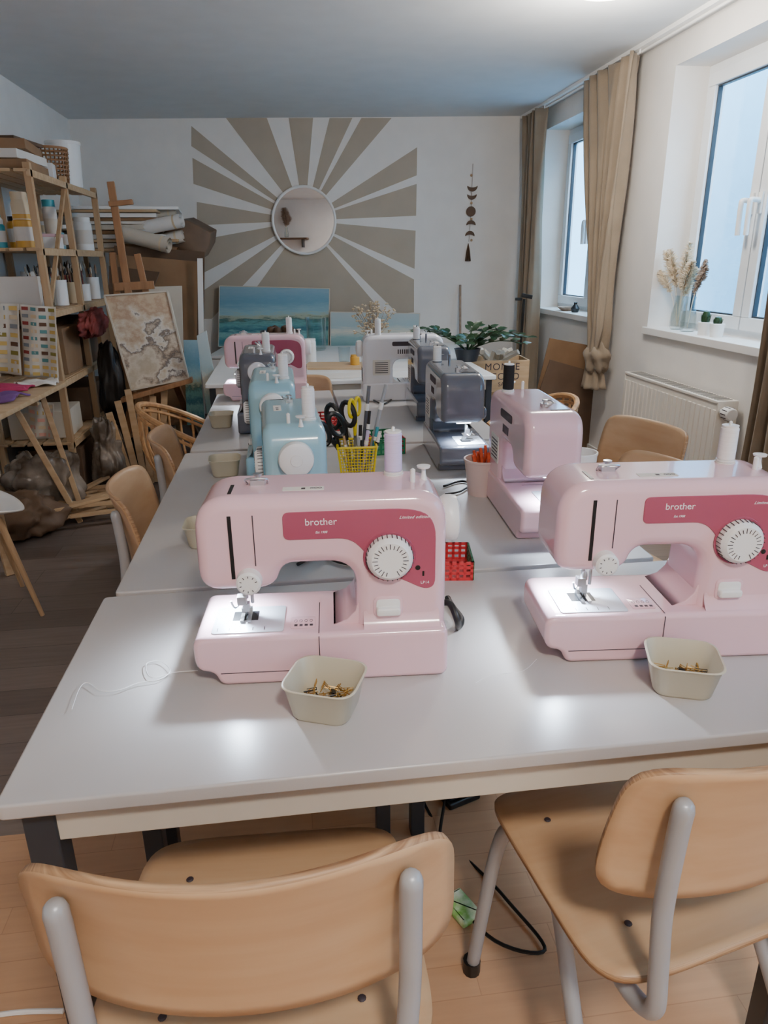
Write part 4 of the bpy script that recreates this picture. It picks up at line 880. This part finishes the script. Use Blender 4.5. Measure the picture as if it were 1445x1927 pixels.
# ---------- stacks in the left back corner ----------
gc='flat panels and canvases stacked beyond the rack'
r=thing('panel_rack','second pine rack beyond the first carrying stacked panels','shelf',(0,0,0))
for yy in (5.95,6.75):
    for xx in (-1.66,-.92): MB().box((xx-.018,yy-.018,0),(xx+.018,yy+.018,1.46)).build('post','pine',r,bev=.002)
for z in (1.46,.9): MB().box((-1.69,5.93,z),(-.88,6.77,z+.02)).build('shelf_board','pinex',r,bev=.002)
zz=1.485
spec=[('lowest thick canvas of the corner stack','canvas',.035),('thin pine board second in the corner stack','pinex',.02),('white board third in the corner stack','paper',.03),('brown board fourth in the corner stack','card',.025),('cream canvas fifth in the corner stack','canvas',.035),('pale panel sixth in the corner stack','paper',.02),('brown panel seventh in the corner stack','card',.02),('white canvas eighth in the corner stack','white',.03),('pine panel ninth in the corner stack','pinex',.018),('topmost white panel of the corner stack','white',.022)]
for k,(lb,mt_,t) in enumerate(spec):
    o=MB().cbox((0,0,t/2),(.82-.06*((k*5)%4),.62-.04*(k%3),t)).build('stacked_panel',mt_,bev=.002); o.location=(-1.26+.05*((k*3)%4)-.05,6.28-.04*(k%3),zz); o.rotation_euler.z=R((k*7)%13-6); tag(o,lb,'panel',gc); zz+=t+.004
def roll(label,a,b,rr,mt):
    r=thing('paper_roll',label,'paper roll',(0,0,0),0,'paper rolls in the left back corner'); m=MB(); m.tube([a,b],rr,24,cap=False); m.tube([a,b],rr*.93,24,cap=False); m.tube([a,b],rr*.5,16,cap=False); m.build('roll',mt,r)
    m=MB(); a=V(a);b=V(b); c=a+(b-a)*.12; d=a+(b-a)*.16; m.tube([c,d],rr*1.03,20,cap=False); m.build('tape_band','beige',r)
roll('white paper roll sticking out of the stack',py(342,415,5.90),py(255,432,6.0),.05,'white')
roll('cream paper roll below the white roll',py(318,462,5.78),py(232,440,5.88),.055,'canvas')
roll('grey paper roll under the stacked panels',py(345,444,6.05),py(250,462,6.1),.045,'paper')
roll('short pale paper roll above the white one',py(330,400,6.1),py(245,408,6.15),.03,'canvas')
roll('brown paper roll lowest above the cardboard sheets',py(335,478,5.92),py(225,470,5.98),.05,'card')
m=MB(); Yb=6.12; fr_=[(300,448),(322,418),(352,414),(397,438),(394,462),(380,488),(352,484),(322,474)]; P0=[py(u,v,Yb) for u,v in fr_]; P1=[p+V((.03,.22,.03)) for p in P0]; cf=sum(P0,V((0,0,0)))/len(P0)+V((-.02,-.05,.01)); cb=sum(P1,V((0,0,0)))/len(P1)
A=[m.v(p) for p in P0]; B=[m.v(p) for p in P1]; cv=m.v(cf); cw=m.v(cb)
for i in range(8): j=(i+1)%8; m.f([A[i],A[j],B[j],B[i]]); m.f([A[j],A[i],cv]); m.f([B[i],B[j],cw])
tag(m.build('brown_package','brown',smooth=10,bev=.006),'crumpled brown paper package beside the sunburst','package')
def panelpx(name,label,cat,cs,Y,mt,grp=None,th=.012):
    P=[py(u,v,Y) for u,v in cs]; m=MB(); q=[m.v(p) for p in P]; q2=[m.v(p+V((0,th,0))) for p in P]; m.f(q); m.f(q2[::-1])
    for i in range(4): m.f([q[i],q[(i+1)%4],q2[(i+1)%4],q2[i]])
    return tag(m.build(name,mt,bev=.001),label,cat,grp)
gp='large sheets leaning behind the easel'
panelpx('cardboard_sheet','big brown cardboard sheet leaning behind the easel','cardboard',[(205,478),(372,492),(368,800),(215,800)],5.80,'card',gp)
panelpx('cardboard_sheet','dark cardboard edge sheet behind the brown one','cardboard',[(215,462),(385,474),(382,800),(215,800)],5.86,'card2',gp)
panelpx('cardboard_sheet','small brown cardboard flap folded over the big sheet','cardboard',[(205,500),(300,512),(255,640),(205,640)],5.74,'card2',gp)
panelpx('blank_canvas','pale canvas leaning right of the easel painting','canvas',[(272,540),(342,538),(345,660),(285,660)],5.5,'canvas',gp)
panelpx('white_board','narrow white board standing beside the cardboard','board',[(371,486),(381,486),(386,790),(376,790)],5.70,'white',gp)
panelpx('canvas_painting','narrow turquoise painted canvas leaning left of the tables','painting',[(370,632),(388,622),(410,740),(392,800)],4.7,'sea2')
panelpx('teal_canvas','dark teal canvas behind the narrow turquoise one','painting',[(345,640),(372,640),(386,800),(352,800)],4.95,'sea',gp)
# floor clutter
gf='crinkled plastic bags below the rack'
blob('plastic_bag','crinkled clear plastic bag under the trestle table','bag',(-1.44,4.14,.18),.19,.13,.20,'plastic',.25,gf,21,4,.25)
blob('plastic_bag','crinkled plastic bag right of the trestle legs','bag',(-1.16,4.60,.22),.10,.13,.22,'plastic',.25,gf,22,4,.25)
blob('paper_bag','brown paper bag on the floor under the trestle table','bag',(-1.50,3.80,.13),.24,.18,.14,'brown',.25,None,23,4,.22)
blob('black_bag','black cloth bag hanging beside the rack','bag',(-1.14,4.86,.62),.085,.07,.28,'black',.2,None,24,3,.15)
blob('dark_sack','dark sack slumped on the floor below the black bag','bag',(-1.10,5.10,.17),.14,.14,.20,'dark',.2,None,29,3,.2)
gs='wooden offcuts on the floor by the rack'
for k in range(22):
    x=-1.24+rnd.uniform(-.15,.26); y=4.0+rnd.uniform(-.12,.40); L=rnd.uniform(.22,.5); a=rnd.uniform(.2,1.3) if k%2 else rnd.uniform(-.4,.3)
    o=MB().cbox((0,0,.008),(L,.035,.016)).build('wood_offcut','pinex',bev=.001); o.location=(x,y,.005+.017*(k//3)); o.rotation_euler=(0,rnd.uniform(-.03,.03),a); tag(o,'pale wooden offcut in the loose pile by the trestle leg','wood offcut',gs)
for k in range(6):
    L=.50+.06*(k%3); o=MB().cbox((0,0,L/2),(.04,.015,L)).build('wooden_strip','pinex',bev=.001); o.location=(-1.02+.03*k,4.55+.03*k,.01); o.rotation_euler=(R(-12),R(-14+4*k),0); tag(o,'upright pine strip leaning by the easel leg','wood strip','pine strips leaning by the easel')
# under the front table
blob('shoulder_bag','dark bag lying on the floor under the tables','bag',(.10,1.75,.12),.22,.14,.11,'black',.2,None,31,3,.15)
blob('patterned_bag','white and black bag under the second table row','bag',(.30,1.98,.14),.07,.09,.15,'paper',.2,None,32,3,.15)
r=thing('foot_pedal','black sewing machine foot pedal under the table','pedal',(.385,1.56,0),R(20),'foot pedals under the tables'); MB().box((-.05,-.07,0),(.05,.07,.022)).build('base','black',r,bev=.006); MB().cbox((0,0,.035),(.085,.12,.012),0,R(8)).build('treadle','dark',r,bev=.004)
tag(MB().tube(curve([(.36,1.52,.02),(.30,1.30,.01),(.36,1.1,.01),(.47,1.05,.01),(.42,1.2,.01),(.3,1.5,.01),(.25,1.7,.3),(.22,1.8,.7)],8),.004,8).build('power_cable','cable'),'black cable curling on the floor below the front table','cable','black power cables')
pk=pz(868,1715,0); o=MB().puff(rrect(-.028,-.042,.028,.042,.006),0,.02,.008,3,'XY').build('snack_packet','limegreen'); o.location=(pk.x,pk.y,0.001); o.rotation_euler.z=R(25); tag(o,'small green packet on the floor between the front chairs','packet')
tag(MB().tube(curve([(-1.2,.9,.006),(-.8,1.05,.006),(-.62,1.07,.006),(-.5,1.06,.006)],6),.005,8).build('white_cable','white'),'white cable end on the floor at the left edge','cable')
# ---------- lights ----------
w=bpy.data.worlds.new('world'); bpy.context.scene.world=w; w.use_nodes=True; bg=w.node_tree.nodes['Background']; bg.inputs[0].default_value=(.74,.87,1,1); bg.inputs[1].default_value=18
def area(name,loc,rot,sx,sy,e,col,portal=False,shape='RECTANGLE'):
    l=bpy.data.lights.new(name,'AREA'); l.shape=shape; l.size=sx; 
    if shape=='RECTANGLE': l.size_y=sy
    l.energy=e; l.color=col
    o=bpy.data.objects.new(name,l); C.objects.link(o); o.location=loc; o.rotation_euler=rot
    if portal: l.cycles.is_portal=True
    return o
for a,b in ((WA0,WA1),(WB0,WB1),(WC0,WC1)): area('window_portal',(XW+.02,(a+b)/2,(Z0+Z1)/2),(0,PI/2,0),Z1-Z0,b-a,1,(1,1,1),True)
def point(name,loc,e,col,rad=.15):
    l=bpy.data.lights.new(name,'POINT'); l.energy=e; l.color=col; l.shadow_soft_size=rad; o=bpy.data.objects.new(name,l); C.objects.link(o); o.location=loc; return o
point('ceiling_lamp_light',(1.47,3.52,ZC-.25),54,(1,.92,.82),.12)
area('rear_fill_light',(.3,-.6,ZC-.065),(0,0,0),.32,0,42,(1,.90,.80),shape='DISK')  # added fill light that brightens the foreground from behind the camera
